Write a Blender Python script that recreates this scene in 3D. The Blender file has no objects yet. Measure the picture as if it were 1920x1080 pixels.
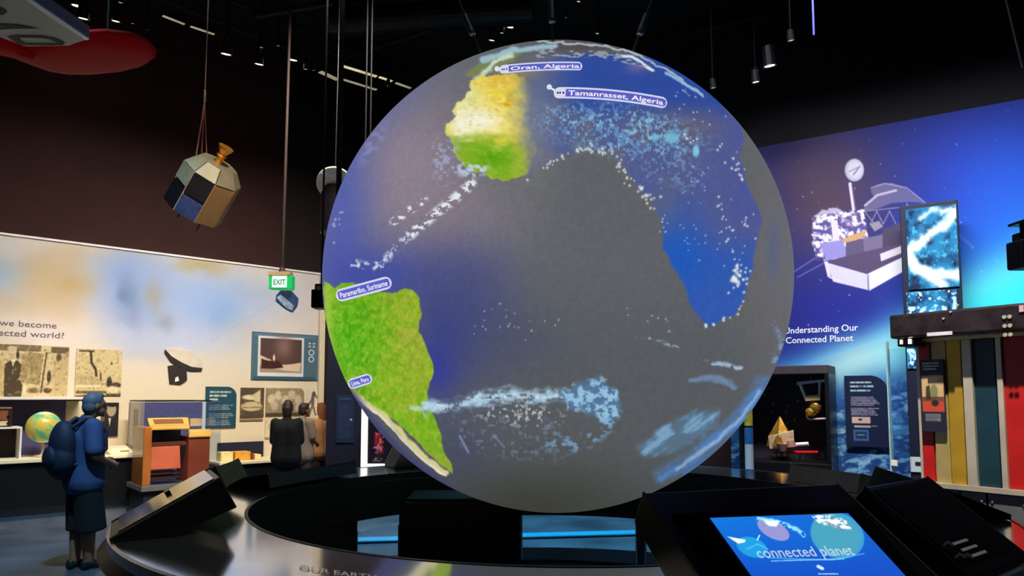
import bpy, math, random
import numpy as np
from mathutils import Vector, Matrix, Euler

random.seed(7)
PI = math.pi
scn = bpy.context.scene
COL = scn.collection

# ------------------------------------------------------------------ camera
FPX = 1300.0
PITCH = math.radians(4.3)
HOR = 745.0
SH = HOR - 540 - FPX * math.tan(PITCH)
CAM = Vector((0, 0, 1.7))
cd = bpy.data.cameras.new('camera')
cam = bpy.data.objects.new('camera', cd)
COL.objects.link(cam)
cam.location = CAM
cam.rotation_euler = (PI / 2 + PITCH, 0, 0)
cd.sensor_width = 36
cd.lens = FPX / 1920 * 36
cd.shift_y = SH / 1920
cd.clip_end = 100
scn.camera = cam

# ------------------------------------------------------------------ world, exposure
w = bpy.data.worlds.new('world')
scn.world = w
w.use_nodes = True
w.node_tree.nodes['Background'].inputs[0].default_value = (0.25, 0.32, 0.6, 1)
w.node_tree.nodes['Background'].inputs[1].default_value = 0.012
scn.view_settings.view_transform = 'Standard'
scn.view_settings.look = 'None'
scn.view_settings.gamma = 1
scn.view_settings.use_curve_mapping = False
scn.view_settings.exposure = 0.0


def area(name, loc, aim, power, color, size, size_y=None, spread=180):
    l = bpy.data.lights.new(name, 'AREA')
    l.energy = power
    l.color = color
    l.shape = 'RECTANGLE'
    l.size = size
    l.size_y = size_y or size
    l.spread = math.radians(spread)
    o = bpy.data.objects.new(name, l)
    COL.objects.link(o)
    o.location = loc
    o.rotation_euler = (Vector(aim) - Vector(loc)).to_track_quat('-Z', 'Y').to_euler()
    return o


def spot(name, loc, aim, power, color, angle=50, blend=.6, size=.08):
    l = bpy.data.lights.new(name, 'SPOT')
    l.energy = power
    l.color = color
    l.spot_size = math.radians(angle)
    l.spot_blend = blend
    l.shadow_soft_size = size
    o = bpy.data.objects.new(name, l)
    COL.objects.link(o)
    o.location = loc
    o.rotation_euler = (Vector(aim) - Vector(loc)).to_track_quat('-Z', 'Y').to_euler()
    return o


# wall washers of the left gallery wall (warm track light), of the blue mural, the exhibit spots, and added fill lamps
area('wash_left_wall', (-2.3, 7.2, 7.2), (-5.3, 11.3, 1.5), 165, (1, .9, .8), 5.0, .4, 72)
area('wash_right_mural', (3.2, 6.2, 7.3), (5.4, 9.5, 2.2), 135, (.9, .92, 1), 4.5, .4, 72)
spot('spot_left_console', (-2.8, 5.4, 7.2), (-4.75, 9.6, 1.1), 2600, (1, .78, .55), 14)
spot('spot_left_counter', (-5.2, 6.2, 7.0), (-6.2, 9.8, 1.0), 420, (1, .74, .42), 40)
spot('spot_niche', (3.2, 6.6, 7.0), (4.1, 9.7, 1.1), 900, (1, .75, .5), 14)
spot('spot_kiosk', (2.2, 3.4, 7.2), (3.95, 5.8, 1.3), 3800, (1, .88, .72), 30)
spot('fill_wing', (-3.4, 2.0, .15), (-3.6, 4.9, 4.3), 56, (1, .95, .9), 60)  # added uplight out of view, brightens the wing underside
spot('spot_satellite', (-.8, 4.0, 6.6), (-3.1, 7.0, 3.8), 800, (1, .82, .55), 12)
spot('spot_brown_wall', (-2.0, 5.5, 3.6), (-5.6, 11.0, 4.6), 40, (1, .42, .3), 80, 1)
spot('spot_visitors', (-1.0, 8.5, 7.4), (-3.6, 10.9, 1.2), 120, (1, .75, .5), 30)
spot('spot_floor_teal', (-3.0, 4.0, 7.2), (-4.9, 6.9, 0), 2400, (.35, .75, 1), 50, 1)
spot('spot_floor_far', (0.5, 8.0, 7.4), (0.2, 9.0, 0), 5200, (.22, .75, 1), 55, 1)
spot('spot_blue_visitor', (-2.2, 3.8, 7.0), (-4.1, 6.7, 1.7), 150, (.12, .3, 1), 10, .9)
spot('spot_ring_left', (-2.6, 1.0, 6.8), (-1.2, 3.3, .97), 300, (.95, .97, 1), 22, .8)
spot('fill_ring_right', (4.2, .6, 6.8), (2.0, 3.3, 1.1), 260, (.9, .93, 1), 20, .8)  # added spot out of view, brightens the console captions
area('fill_gallery', (0, 2.0, 7.6), (0, 4.5, 0), 8, (.6, .7, 1), 5, 5)

# ------------------------------------------------------------------ projection helpers
cp, sp = math.cos(PITCH), math.sin(PITCH)


def ray(px, py):
    x = (px - 960) / FPX
    y = (540 + SH - py) / FPX
    return Vector((x, cp - sp * y, sp + cp * y))


def at_y(px, py, Y):
    r = ray(px, py)
    return CAM + r * (Y / r.y)


def at_z(px, py, z):
    r = ray(px, py)
    return CAM + r * ((z - CAM.z) / r.z)


def on_plane(px, py, p, n):
    r = ray(px, py)
    p = Vector(p); n = Vector(n)
    return CAM + r * ((p - CAM).dot(n) / r.dot(n))


def proj(V):
    V = np.asarray(V, dtype=float)
    d = V - np.array(CAM)
    zc = d[:, 1] * cp + d[:, 2] * sp
    yc = -d[:, 1] * sp + d[:, 2] * cp
    return 960 + FPX * d[:, 0] / zc, 540 + SH - FPX * yc / zc


# ------------------------------------------------------------------ materials
def s2l(c):
    c = np.asarray(c, dtype=float)
    return np.where(c <= .04045, c / 12.92, ((c + .055) / 1.055) ** 2.4)


def rgb(r, g, b):
    return tuple(float(x) for x in s2l(np.array([r, g, b]) / 255.0))


MATS = {}


def mat(name, col, rough=.5, metal=0.0, emit=0.0, spec=.5, var=.12, scale=12.0, bump=0.0, alpha=1, trans=0, ior=1.45, coat=0):
    if name in MATS:
        return MATS[name]
    m = bpy.data.materials.new(name)
    m.use_nodes = True
    nt = m.node_tree
    b = nt.nodes['Principled BSDF']
    b.inputs['Roughness'].default_value = rough
    b.inputs['Metallic'].default_value = metal
    b.inputs['Specular IOR Level'].default_value = spec
    b.inputs['IOR'].default_value = ior
    b.inputs['Coat Weight'].default_value = coat
    if trans:
        b.inputs['Transmission Weight'].default_value = trans
    if alpha < 1:
        b.inputs['Alpha'].default_value = alpha
    tc = nt.nodes.new('ShaderNodeTexCoord')
    nz = nt.nodes.new('ShaderNodeTexNoise')
    nz.inputs['Scale'].default_value = scale
    nz.inputs['Detail'].default_value = 4
    nt.links.new(tc.outputs['Object'], nz.inputs['Vector'])
    rp = nt.nodes.new('ShaderNodeValToRGB')
    rp.color_ramp.elements[0].position = .3
    rp.color_ramp.elements[1].position = .7
    rp.color_ramp.elements[0].color = tuple(max(0, c * (1 - var)) for c in col) + (1,)
    rp.color_ramp.elements[1].color = tuple(min(1, c * (1 + var)) for c in col) + (1,)
    nt.links.new(nz.outputs['Fac'], rp.inputs['Fac'])
    nt.links.new(rp.outputs['Color'], b.inputs['Base Color'])
    if emit:
        nt.links.new(rp.outputs['Color'], b.inputs['Emission Color'])
        b.inputs['Emission Strength'].default_value = emit
    if bump:
        bn = nt.nodes.new('ShaderNodeBump')
        bn.inputs['Strength'].default_value = bump
        bn.inputs['Distance'].default_value = .01
        nt.links.new(nz.outputs['Fac'], bn.inputs['Height'])
        nt.links.new(bn.outputs['Normal'], b.inputs['Normal'])
    MATS[name] = m
    return m


def attr_mat(name, rough=.5, emit=0.0, spec=.4, base=1.0, grain=0.0, gscale=40):
    if name in MATS:
        return MATS[name]
    m = bpy.data.materials.new(name)
    m.use_nodes = True
    nt = m.node_tree
    b = nt.nodes['Principled BSDF']
    b.inputs['Roughness'].default_value = rough
    b.inputs['Specular IOR Level'].default_value = spec
    a = nt.nodes.new('ShaderNodeVertexColor')
    a.layer_name = 'Col'
    src = a.outputs['Color']
    if grain:
        tc = nt.nodes.new('ShaderNodeTexCoord')
        nz = nt.nodes.new('ShaderNodeTexNoise')
        nz.inputs['Scale'].default_value = gscale
        nz.inputs['Detail'].default_value = 3
        nt.links.new(tc.outputs['Object'], nz.inputs['Vector'])
        mr = nt.nodes.new('ShaderNodeMapRange')
        mr.inputs['From Min'].default_value = .3
        mr.inputs['From Max'].default_value = .7
        mr.inputs['To Min'].default_value = 1 - grain
        mr.inputs['To Max'].default_value = 1 + grain
        nt.links.new(nz.outputs['Fac'], mr.inputs['Value'])
        vm = nt.nodes.new('ShaderNodeVectorMath')
        vm.operation = 'SCALE'
        nt.links.new(src, vm.inputs[0])
        nt.links.new(mr.outputs['Result'], vm.inputs['Scale'])
        src = vm.outputs['Vector']
    if emit:
        nt.links.new(src, b.inputs['Emission Color'])
        b.inputs['Emission Strength'].default_value = emit
        b.inputs['Base Color'].default_value = (.02, .02, .02, 1)
    else:
        nt.links.new(src, b.inputs['Base Color'])
    MATS[name] = m
    return m


PRINT = attr_mat('printed_panel', .45)
WALLPRINT = attr_mat('printed_wall', .7, grain=.03)
SCREEN = attr_mat('display_screen', .15, emit=1.35, spec=.3)
GLOBEM = attr_mat('globe_projection', .6, emit=.92, spec=.1, grain=.05, gscale=30)

BLACK = mat('black_satin', rgb(14, 15, 18), .35)
BLACKM = mat('black_matt', rgb(9, 9, 11), .8)
CHAR = mat('charcoal_metal', rgb(40, 42, 48), .4, .5)
NAVY = mat('navy_paint', rgb(22, 26, 50), .6)
PURPLE = mat('purple_grey_felt', rgb(78, 76, 118), .9, bump=.1)
CREAM = mat('cream_paint', rgb(226, 214, 180), .6, var=.03)
WHITE = mat('white_paint', rgb(235, 232, 228), .5, var=.03)
STEEL = mat('brushed_steel', rgb(170, 168, 160), .3, .9, var=.1, scale=30)
CABLE = mat('steel_cable', rgb(120, 118, 118), .35, .8)
GREYC = mat('grey_cable', rgb(95, 80, 75), .5, .3)
WOOD = mat('orange_wood', rgb(196, 106, 40), .4, var=.2, scale=5)
WOODT = mat('honey_wood', rgb(235, 165, 60), .4, var=.12, scale=5)
RUST = mat('rust_panel', rgb(200, 84, 42), .5, var=.12, scale=6)
GOLD = mat('gold_foil', rgb(225, 170, 75), .3, .8, var=.35, scale=18, bump=.5)
GOLDP = mat('gold_paint', rgb(190, 152, 50), .35, .4, var=.2, scale=3)
RED = mat('red_gloss', rgb(200, 14, 18), .6, var=.08, scale=3, spec=.12)
REDP = mat('red_panel', rgb(170, 28, 26), .35, var=.15, scale=4)
TEALP = mat('dark_teal_panel', rgb(22, 52, 66), .35, var=.2, scale=4)
SILVER = mat('silver_grey_paint', rgb(186, 180, 168), .35, .3, var=.15, scale=3)
GREYM = mat('grey_metal_plate', rgb(98, 102, 112), .5, .2, var=.2, scale=5, bump=.15)
LAMP = mat('lamp_lens', (1, .85, .6), .3, emit=9.0, var=.02)
LAMPD = mat('lamp_lens_dim', (1, .85, .65), .3, emit=1.0, var=.02)
RAILGLOW = mat('glowing_rail', (1, .72, .42), .3, emit=.75, var=.4, scale=3)  # glow standing in for spotlight caught by ceiling rails
TEALL = mat('teal_floor_glow', (.012, .24, .42), .3, emit=.5, var=.1)  # glow standing in for teal light on the floor
WOUT = mat('white_backlit_frame', (1, .95, .88), .4, emit=.85, var=.02)


def glass_mat(name, tint=(.9, .95, 1), refl=.12):
    m = bpy.data.materials.new(name)
    m.use_nodes = True
    nt = m.node_tree
    nt.nodes.clear()
    o = nt.nodes.new('ShaderNodeOutputMaterial')
    mx = nt.nodes.new('ShaderNodeMixShader')
    t = nt.nodes.new('ShaderNodeBsdfTransparent')
    g = nt.nodes.new('ShaderNodeBsdfGlossy')
    t.inputs[0].default_value = tint + (1,)
    g.inputs['Roughness'].default_value = .05
    fr = nt.nodes.new('ShaderNodeFresnel')
    fr.inputs['IOR'].default_value = 1.35
    ad = nt.nodes.new('ShaderNodeMath')
    ad.operation = 'ADD'
    ad.inputs[1].default_value = refl * .2
    nt.links.new(fr.outputs[0], ad.inputs[0])
    ge = nt.nodes.new('ShaderNodeNewGeometry')
    iv = nt.nodes.new('ShaderNodeMath')
    iv.operation = 'SUBTRACT'
    iv.inputs[0].default_value = 1
    nt.links.new(ge.outputs['Backfacing'], iv.inputs[1])
    mu = nt.nodes.new('ShaderNodeMath')
    mu.operation = 'MULTIPLY'
    nt.links.new(ad.outputs[0], mu.inputs[0])
    nt.links.new(iv.outputs[0], mu.inputs[1])
    nt.links.new(mu.outputs[0], mx.inputs[0])
    nt.links.new(t.outputs[0], mx.inputs[1])
    nt.links.new(g.outputs[0], mx.inputs[2])
    nt.links.new(mx.outputs[0], o.inputs[0])
    return m


GLASS = glass_mat('clear_glass')


# ------------------------------------------------------------------ object bookkeeping
def tag(o, label=None, cat=None, group=None, kind=None):
    if label: o['label'] = label
    if cat: o['category'] = cat
    if group: o['group'] = group
    if kind: o['kind'] = kind
    return o


def empty(name, loc, rz=0, label=None, cat=None, group=None):
    o = bpy.data.objects.new(name, None)
    COL.objects.link(o)
    o.location = loc
    o.rotation_euler = (0, 0, rz)
    o['wl'] = list(loc)
    tag(o, label, cat, group)
    return o


def copy_tree(o, parent=None):
    c = o.copy()
    COL.objects.link(c)
    c.parent = parent
    for ch in list(o.children):
        copy_tree(ch, c)
    return c


class MB:
    def __init__(s):
        s.v = []; s.f = []; s.M = None

    def add(s, verts, faces):
        n = len(s.v)
        if s.M is not None:
            verts = [s.M @ Vector(p) for p in verts]
        s.v += [tuple(p) for p in verts]
        s.f += [tuple(n + i for i in f) for f in faces]
        return s

    def box(s, a, b):
        x0, y0, z0 = a; x1, y1, z1 = b
        s.add([(x0, y0, z0), (x1, y0, z0), (x1, y1, z0), (x0, y1, z0), (x0, y0, z1), (x1, y0, z1), (x1, y1, z1), (x0, y1, z1)],
              [(0, 3, 2, 1), (4, 5, 6, 7), (0, 1, 5, 4), (1, 2, 6, 5), (2, 3, 7, 6), (3, 0, 4, 7)])
        return s

    def hexa(s, p):
        s.add(p, [(0, 3, 2, 1), (4, 5, 6, 7), (0, 1, 5, 4), (1, 2, 6, 5), (2, 3, 7, 6), (3, 0, 4, 7)])
        return s

    def cyl(s, p0, p1, r0, r1=None, n=16, cap=True):
        r1 = r0 if r1 is None else r1
        p0 = Vector(p0); p1 = Vector(p1)
        d = (p1 - p0).normalized()
        a = d.orthogonal().normalized(); b = d.cross(a)
        vs = []
        for p, r in ((p0, r0), (p1, r1)):
            for i in range(n):
                t = 2 * PI * i / n
                vs.append(p + (a * math.cos(t) + b * math.sin(t)) * r)
        fs = [(i, (i + 1) % n, n + (i + 1) % n, n + i) for i in range(n)]
        if cap:
            fs += [tuple(reversed(range(n))), tuple(range(n, 2 * n))]
        s.add(vs, fs)
        return s

    def path(s, pts, r, n=8):
        for a, b in zip(pts, pts[1:]):
            s.cyl(a, b, r, n=n)
        return s

    def ell(s, c, r, n=16, m=10, rot=None):
        vs = []; fs = []
        R = rot or Matrix.Identity(3)
        if not hasattr(r, '__len__'): r = (r, r, r)
        for j in range(1, m):
            ph = PI * j / m
            for i in range(n):
                t = 2 * PI * i / n
                vs.append(Vector(c) + R @ Vector((r[0] * math.sin(ph) * math.cos(t), r[1] * math.sin(ph) * math.sin(t), r[2] * math.cos(ph))))
        for j in range(m - 2):
            for i in range(n):
                fs.append((j * n + i, (j + 1) * n + i, (j + 1) * n + (i + 1) % n, j * n + (i + 1) % n))
        a = len(vs); vs.append(Vector(c) + R @ Vector((0, 0, r[2]))); vs.append(Vector(c) + R @ Vector((0, 0, -r[2])))
        for i in range(n):
            fs.append((a, i, (i + 1) % n))
            fs.append((a + 1, (m - 2) * n + (i + 1) % n, (m - 2) * n + i))
        s.add(vs, fs)
        return s

    def cap(s, p0, p1, r0, r1, n=14):
        p0 = Vector(p0); p1 = Vector(p1)
        d = p1 - p0
        k = 4
        rings = []
        dn = d.normalized()
        for i in range(k):
            t = PI / 2 * (1 - i / k) - 0.02
            rings.append((p0 - dn * r0 * math.sin(t), r0 * math.cos(t)))
        rings.append((p0, r0)); rings.append((p1, r1))
        for i in range(1, k + 1):
            t = PI / 2 * i / k - 0.02
            rings.append((p1 + dn * r1 * math.sin(t), r1 * math.cos(t)))
        a = dn.orthogonal().normalized(); b = dn.cross(a)
        vs = []; fs = []
        for c, r in rings:
            for i in range(n):
                t = 2 * PI * i / n
                vs.append(c + (a * math.cos(t) + b * math.sin(t)) * r)
        for j in range(len(rings) - 1):
            for i in range(n):
                fs.append((j * n + i, j * n + (i + 1) % n, (j + 1) * n + (i + 1) % n, (j + 1) * n + i))
        fs.append(tuple(reversed(range(n)))); fs.append(tuple((len(rings) - 1) * n + i for i in range(n)))
        s.add(vs, fs)
        return s

    def chain(s, pts, n=14):
        for (a, ra), (b, rb) in zip(pts, pts[1:]):
            s.cap(a, b, ra, rb, n)
        return s

    def prism(s, poly, off):
        n = len(poly)
        off = Vector(off)
        vs = [Vector(p) for p in poly] + [Vector(p) + off for p in poly]
        fs = [tuple(range(n)), tuple(reversed(range(n, 2 * n)))] + [((i + 1) % n, i, n + i, n + (i + 1) % n) for i in range(n)]
        s.add(vs, fs)
        return s

    def lathe(s, prof, c=(0, 0, 0), n=24, rot=None):
        R = rot or Matrix.Identity(3)
        vs = []; fs = []
        for r, z in prof:
            for i in range(n):
                t = 2 * PI * i / n
                vs.append(Vector(c) + R @ Vector((r * math.cos(t), r * math.sin(t), z)))
        for j in range(len(prof) - 1):
            for i in range(n):
                fs.append((j * n + i, j * n + (i + 1) % n, (j + 1) * n + (i + 1) % n, (j + 1) * n + i))
        s.add(vs, fs)
        return s

    def build(s, name, m, parent=None, smooth=False, bevel=0, local=False, remesh=0, sm=4, col=None, recalc=True):
        v = np.array([tuple(p) for p in s.v], dtype=float)
        if parent is not None and not local:
            org = Vector(parent['wl'])
        elif parent is None:
            org = Vector(((v[:, 0].min() + v[:, 0].max()) / 2, (v[:, 1].min() + v[:, 1].max()) / 2, v[:, 2].min()))
        else:
            org = Vector((0, 0, 0))
        me = bpy.data.meshes.new(name)
        me.from_pydata([tuple(p) for p in (v - np.array(org))], [], s.f)
        me.materials.append(m)
        if recalc and len(s.f) < 60000:
            import bmesh
            bm = bmesh.new(); bm.from_mesh(me)
            bmesh.ops.recalc_face_normals(bm, faces=bm.faces)
            bm.to_mesh(me); bm.free()
        if col is not None:
            ca = me.color_attributes.new('Col', 'FLOAT_COLOR', 'POINT')
            rg = np.ones((len(v), 4), dtype=np.float32)
            rg[:, :3] = col
            ca.data.foreach_set('color', rg.ravel())
        if smooth:
            me.polygons.foreach_set('use_smooth', [True] * len(me.polygons))
        o = bpy.data.objects.new(name, me)
        COL.objects.link(o)
        if parent is not None:
            o.parent = parent
            o['wl'] = list(parent['wl'])
            if local: o['wl'] = [0, 0, 0]
        else:
            o.location = org
            o['wl'] = list(org)
        if remesh:
            md = o.modifiers.new('remesh', 'REMESH'); md.mode = 'VOXEL'; md.voxel_size = remesh; md.use_smooth_shade = True
            ms = o.modifiers.new('smooth', 'SMOOTH'); ms.factor = .5; ms.iterations = sm
        if bevel:
            mb = o.modifiers.new('bevel', 'BEVEL'); mb.width = bevel; mb.segments = 2; mb.limit_method = 'ANGLE'
        return o


# ------------------------------------------------------------------ painting helpers (printed / projected pictures)
def _h(ix, iy, seed):
    n = (ix.astype(np.int64) * 374761393 + iy.astype(np.int64) * 668265263 + seed * 1442695041) & 0x7fffffff
    n = ((n ^ (n >> 13)) * 1274126177) & 0x7fffffff
    return ((n ^ (n >> 16)) & 0xffff) / 65535.0


def vnoise(x, y, seed=0):
    ix = np.floor(x); iy = np.floor(y)
    fx = x - ix; fy = y - iy
    fx = fx * fx * (3 - 2 * fx); fy = fy * fy * (3 - 2 * fy)
    a = _h(ix, iy, seed); b = _h(ix + 1, iy, seed); c = _h(ix, iy + 1, seed); d = _h(ix + 1, iy + 1, seed)
    return (a * (1 - fx) + b * fx) * (1 - fy) + (c * (1 - fx) + d * fx) * fy


def fbm(x, y, o=4, seed=0):
    t = 0; a = .5; s = 0
    for i in range(o):
        t = t + a * vnoise(x, y, seed + i * 17); s += a
        x = x * 2.03 + 5.1; y = y * 2.03 + 1.7; a *= .5
    return t / s


def sstep(a, b, x):
    t = np.clip((x - a) / (b - a), 0, 1)
    return t * t * (3 - 2 * t)


class Cv:
    def __init__(s, X, Y, base=(0, 0, 0)):
        s.X = X; s.Y = Y
        s.C = np.ones((len(X), 3)) * np.array(base) / 255.0

    def mix(s, m, c):
        m = np.clip(m, 0, 1)[:, None]
        c = np.asarray(c, dtype=float) / 255.0
        s.C = s.C * (1 - m) + c * m

    def poly(s, pts, c, soft=1.0, a=1.0, warp=0, ws=20, seed=3):
        s.mix(s.pmask(pts, soft, warp, ws, seed) * a, c)

    def pmask(s, pts, soft=1.0, warp=0, ws=20, seed=3):
        X, Y = s.X, s.Y
        if warp:
            X = X + (fbm(X / ws, Y / ws, 4, seed) - .5) * 2 * warp
            Y = Y + (fbm(X / ws, Y / ws, 4, seed + 50) - .5) * 2 * warp
        ins = np.zeros(len(X), bool)
        d2 = np.full(len(X), 1e12)
        n = len(pts)
        for i in range(n):
            x0, y0 = pts[i]; x1, y1 = pts[(i + 1) % n]
            cnd = ((y0 > Y) != (y1 > Y))
            with np.errstate(divide='ignore', invalid='ignore'):
                xi = (x1 - x0) * (Y - y0) / (y1 - y0 if y1 != y0 else 1e-9) + x0
            ins ^= cnd & (X < xi)
            dx, dy = x1 - x0, y1 - y0
            t = np.clip(((X - x0) * dx + (Y - y0) * dy) / max(dx * dx + dy * dy, 1e-9), 0, 1)
            d2 = np.minimum(d2, (X - x0 - t * dx) ** 2 + (Y - y0 - t * dy) ** 2)
        sd = np.sqrt(d2) * np.where(ins, 1, -1)
        return sstep(-soft, soft, sd)

    def ell(s, cx, cy, rx, ry, c, soft=.1, a=1.0, ang=0):
        s.mix(s.emask(cx, cy, rx, ry, soft, ang) * a, c)

    def emask(s, cx, cy, rx, ry, soft=.1, ang=0):
        t = math.radians(ang)
        dx = s.X - cx; dy = s.Y - cy
        u = (dx * math.cos(t) + dy * math.sin(t)) / rx
        v = (-dx * math.sin(t) + dy * math.cos(t)) / ry
        return 1 - sstep(1 - soft, 1 + soft, np.sqrt(u * u + v * v))

    def blob(s, cx, cy, rx, ry, c, a=1.0, ang=0):
        t = math.radians(ang)
        dx = s.X - cx; dy = s.Y - cy
        u = (dx * math.cos(t) + dy * math.sin(t)) / rx
        v = (-dx * math.sin(t) + dy * math.cos(t)) / ry
        s.mix(np.exp(-(u * u + v * v)) * a, c)

    def lmask(s, pts, wd, soft=1.0, warp=0, ws=15, seed=9):
        X, Y = s.X, s.Y
        if warp:
            X = X + (fbm(X / ws, Y / ws, 4, seed) - .5) * 2 * warp
            Y = Y + (fbm(X / ws, Y / ws, 4, seed + 50) - .5) * 2 * warp
        d2 = np.full(len(X), 1e12)
        for (x0, y0), (x1, y1) in zip(pts, pts[1:]):
            dx, dy = x1 - x0, y1 - y0
            t = np.clip(((X - x0) * dx + (Y - y0) * dy) / max(dx * dx + dy * dy, 1e-9), 0, 1)
            d2 = np.minimum(d2, (X - x0 - t * dx) ** 2 + (Y - y0 - t * dy) ** 2)
        return 1 - sstep(wd - soft, wd + soft, np.sqrt(d2))

    def line(s, pts, wd, c, soft=1.0, a=1.0, warp=0):
        s.mix(s.lmask(pts, wd, soft, warp) * a, c)

    def rect(s, x0, y0, x1, y1, c, a=1.0, soft=.7):
        m = sstep(x0 - soft, x0 + soft, s.X) * (1 - sstep(x1 - soft, x1 + soft, s.X)) * sstep(y0 - soft, y0 + soft, s.Y) * (1 - sstep(y1 - soft, y1 + soft, s.Y))
        s.mix(m * a, c)

    def textbars(s, x0, y0, x1, rows, dy, h, c, a=.9, seed=1, slope=0):
        for r in range(rows):
            yy = y0 + r * dy + slope * (s.X - x0)
            xe = x1 - ((r * 7919 + seed * 31) % 5) / 5 * (x1 - x0) * .25
            m = sstep(x0 - .5, x0 + .5, s.X) * (1 - sstep(xe - .5, xe + .5, s.X)) * (1 - sstep(h / 2 - .5, h / 2 + .5, np.abs(s.Y - yy)))
            m = m * (.55 + .45 * (vnoise(s.X / 1.6, s.Y * 0 + r * 3.3, seed) > .35))
            s.mix(m * a, c)

    def out(s):
        return s2l(np.clip(s.C, 0, 1))


# ------------------------------------------------------------------ local frames (vertical planes)
class Frame:
    """origin on the floor, u along the plane, n out of it towards the visitor"""
    def __init__(s, org, u):
        s.o = Vector((org[0], org[1], 0))
        s.u = Vector((u[0], u[1], 0)).normalized()
        n = Vector((s.u.y, -s.u.x, 0))
        if n.dot(CAM - s.o) < 0: n = -n
        s.n = n

    def pt(s, a, o, z):
        return s.o + s.u * a + s.n * o + Vector((0, 0, z))

    def hit(s, px, py, o=0):
        p = on_plane(px, py, s.o + s.n * o, s.n)
        return (p - s.o).dot(s.u), p.z

    def hexbox(s, mb, a0, z0, a1, z1, o0, o1):
        mb.hexa([s.pt(a0, o1, z0), s.pt(a1, o1, z0), s.pt(a1, o0, z0), s.pt(a0, o0, z0), s.pt(a0, o1, z1), s.pt(a1, o1, z1), s.pt(a1, o0, z1), s.pt(a0, o0, z1)])
        return mb

    def pxbox(s, mb, x0, y0, x1, y1, o0, o1, z0=None, z1=None):
        """box whose front (at offset o1) covers the given pixels"""
        xm = (x0 + x1) / 2
        a0 = s.hit(x0, (y0 + y1) / 2, o1)[0]; a1 = s.hit(x1, (y0 + y1) / 2, o1)[0]
        if z1 is None: z1 = s.hit(xm, y0, o1)[1]
        if z0 is None: z0 = s.hit(xm, y1, o1)[1]
        return s.hexbox(mb, a0, z0, a1, z1, o0, o1)

    def base(s, x0, x1, y, o, z=0):
        a = (s.hit(x0, y, o)[0] + s.hit(x1, y, o)[0]) / 2
        return s.pt(a, o, z)


def grid_panel(name, P, nu, nv, paint, m, thick=0, nrm=None, parent=None, round_tr=0, curve=None):
    """P = 4 corner points TL, TR, BR, BL; painted front grid with a solid body behind it"""
    P = [np.array(p) for p in P]
    u = np.linspace(0, 1, nu); v = np.linspace(0, 1, nv)
    U, V = np.meshgrid(u, v)
    U = U.ravel(); V = V.ravel()
    if round_tr:
        wdt = np.linalg.norm(P[1] - P[0]); hgt = np.linalg.norm(P[3] - P[0])
        xx = (1 - U) * wdt; yy = V * hgt
        r = round_tr
        k = (xx < r) & (yy < r)
        dx = r - xx; dy = r - yy
        L = np.sqrt(dx * dx + dy * dy)
        k &= L > r
        sc = np.where(k, r / np.maximum(L, 1e-6), 1)
        xx = np.where(k, r - dx * sc, xx); yy = np.where(k, r - dy * sc, yy)
        U = 1 - xx / wdt; V = yy / hgt
    pts = (P[0] * ((1 - U) * (1 - V))[:, None] + P[1] * (U * (1 - V))[:, None] + P[2] * (U * V)[:, None] + P[3] * ((1 - U) * V)[:, None])
    if curve is not None:
        pts = curve(pts, U, V)
    X, Y = proj(pts)
    C = paint(X, Y, U, V)
    faces = []
    for j in range(nv - 1):
        for i in range(nu - 1):
            a = j * nu + i
            faces.append((a, a + nu, a + nu + 1, a + 1))
    mb = MB()
    if thick:
        n = Vector(nrm).normalized() if nrm is not None else (Vector(P[1]) - Vector(P[0])).cross(Vector(P[3]) - Vector(P[0])).normalized()
        if nrm is None and n.dot(CAM - Vector(P[0])) < 0: n = -n
        loop = list(range(nu)) + [j * nu + nu - 1 for j in range(1, nv)] + [(nv - 1) * nu + i for i in range(nu - 2, -1, -1)] + [j * nu for j in range(nv - 2, 0, -1)]
        N = len(pts)
        back = pts[loop] - np.array(n) * thick
        allp = np.vstack([pts, back])
        k = len(loop)
        for i in range(k):
            faces.append((loop[i], loop[(i + 1) % k], N + (i + 1) % k, N + i))
        faces.append(tuple(N + i for i in range(k)))
        C = np.vstack([C, C[loop] * .9])
        pts = allp
    mb.v = [tuple(p) for p in pts]; mb.f = faces
    return mb.build(name, m, parent, col=C, recalc=False)


def px_panel(name, fr, x0, y0, x1, y1, o, thick, paint, m=None, dens=1.0, parent=None, round_tr=0):
    xm = (x0 + x1) / 2; ym = (y0 + y1) / 2
    a0 = fr.hit(x0, ym, o)[0]; a1 = fr.hit(x1, ym, o)[0]
    z1 = fr.hit(xm, y0, o)[1]; z0 = fr.hit(xm, y1, o)[1]
    P = [fr.pt(a0, o, z1), fr.pt(a1, o, z1), fr.pt(a1, o, z0), fr.pt(a0, o, z0)]

    def pf(X, Y, U, V):
        c = Cv(x0 + U * (x1 - x0), y0 + V * (y1 - y0))
        paint(c)
        return c.out()
    return grid_panel(name, P, max(3, int((x1 - x0) * dens)), max(3, int((y1 - y0) * dens)), pf, m or PRINT, thick, fr.n, parent, round_tr)


# ------------------------------------------------------------------ lettering
def text_geo(s, size=1.0, bold=0.0, spacing=1.0):
    cu = bpy.data.curves.new('lettering', 'FONT')
    cu.body = s
    cu.size = size
    cu.offset = bold
    cu.space_character = spacing
    cu.resolution_u = 3
    ob = bpy.data.objects.new('lettering', cu)
    COL.objects.link(ob)
    dg = bpy.context.evaluated_depsgraph_get()
    me = ob.evaluated_get(dg).to_mesh()
    vs = [tuple(v.co) for v in me.vertices]
    fs = [tuple(p.vertices) for p in me.polygons]
    ob.evaluated_get(dg).to_mesh_clear()
    bpy.data.objects.remove(ob)
    bpy.data.curves.remove(cu)
    return vs, fs


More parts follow.
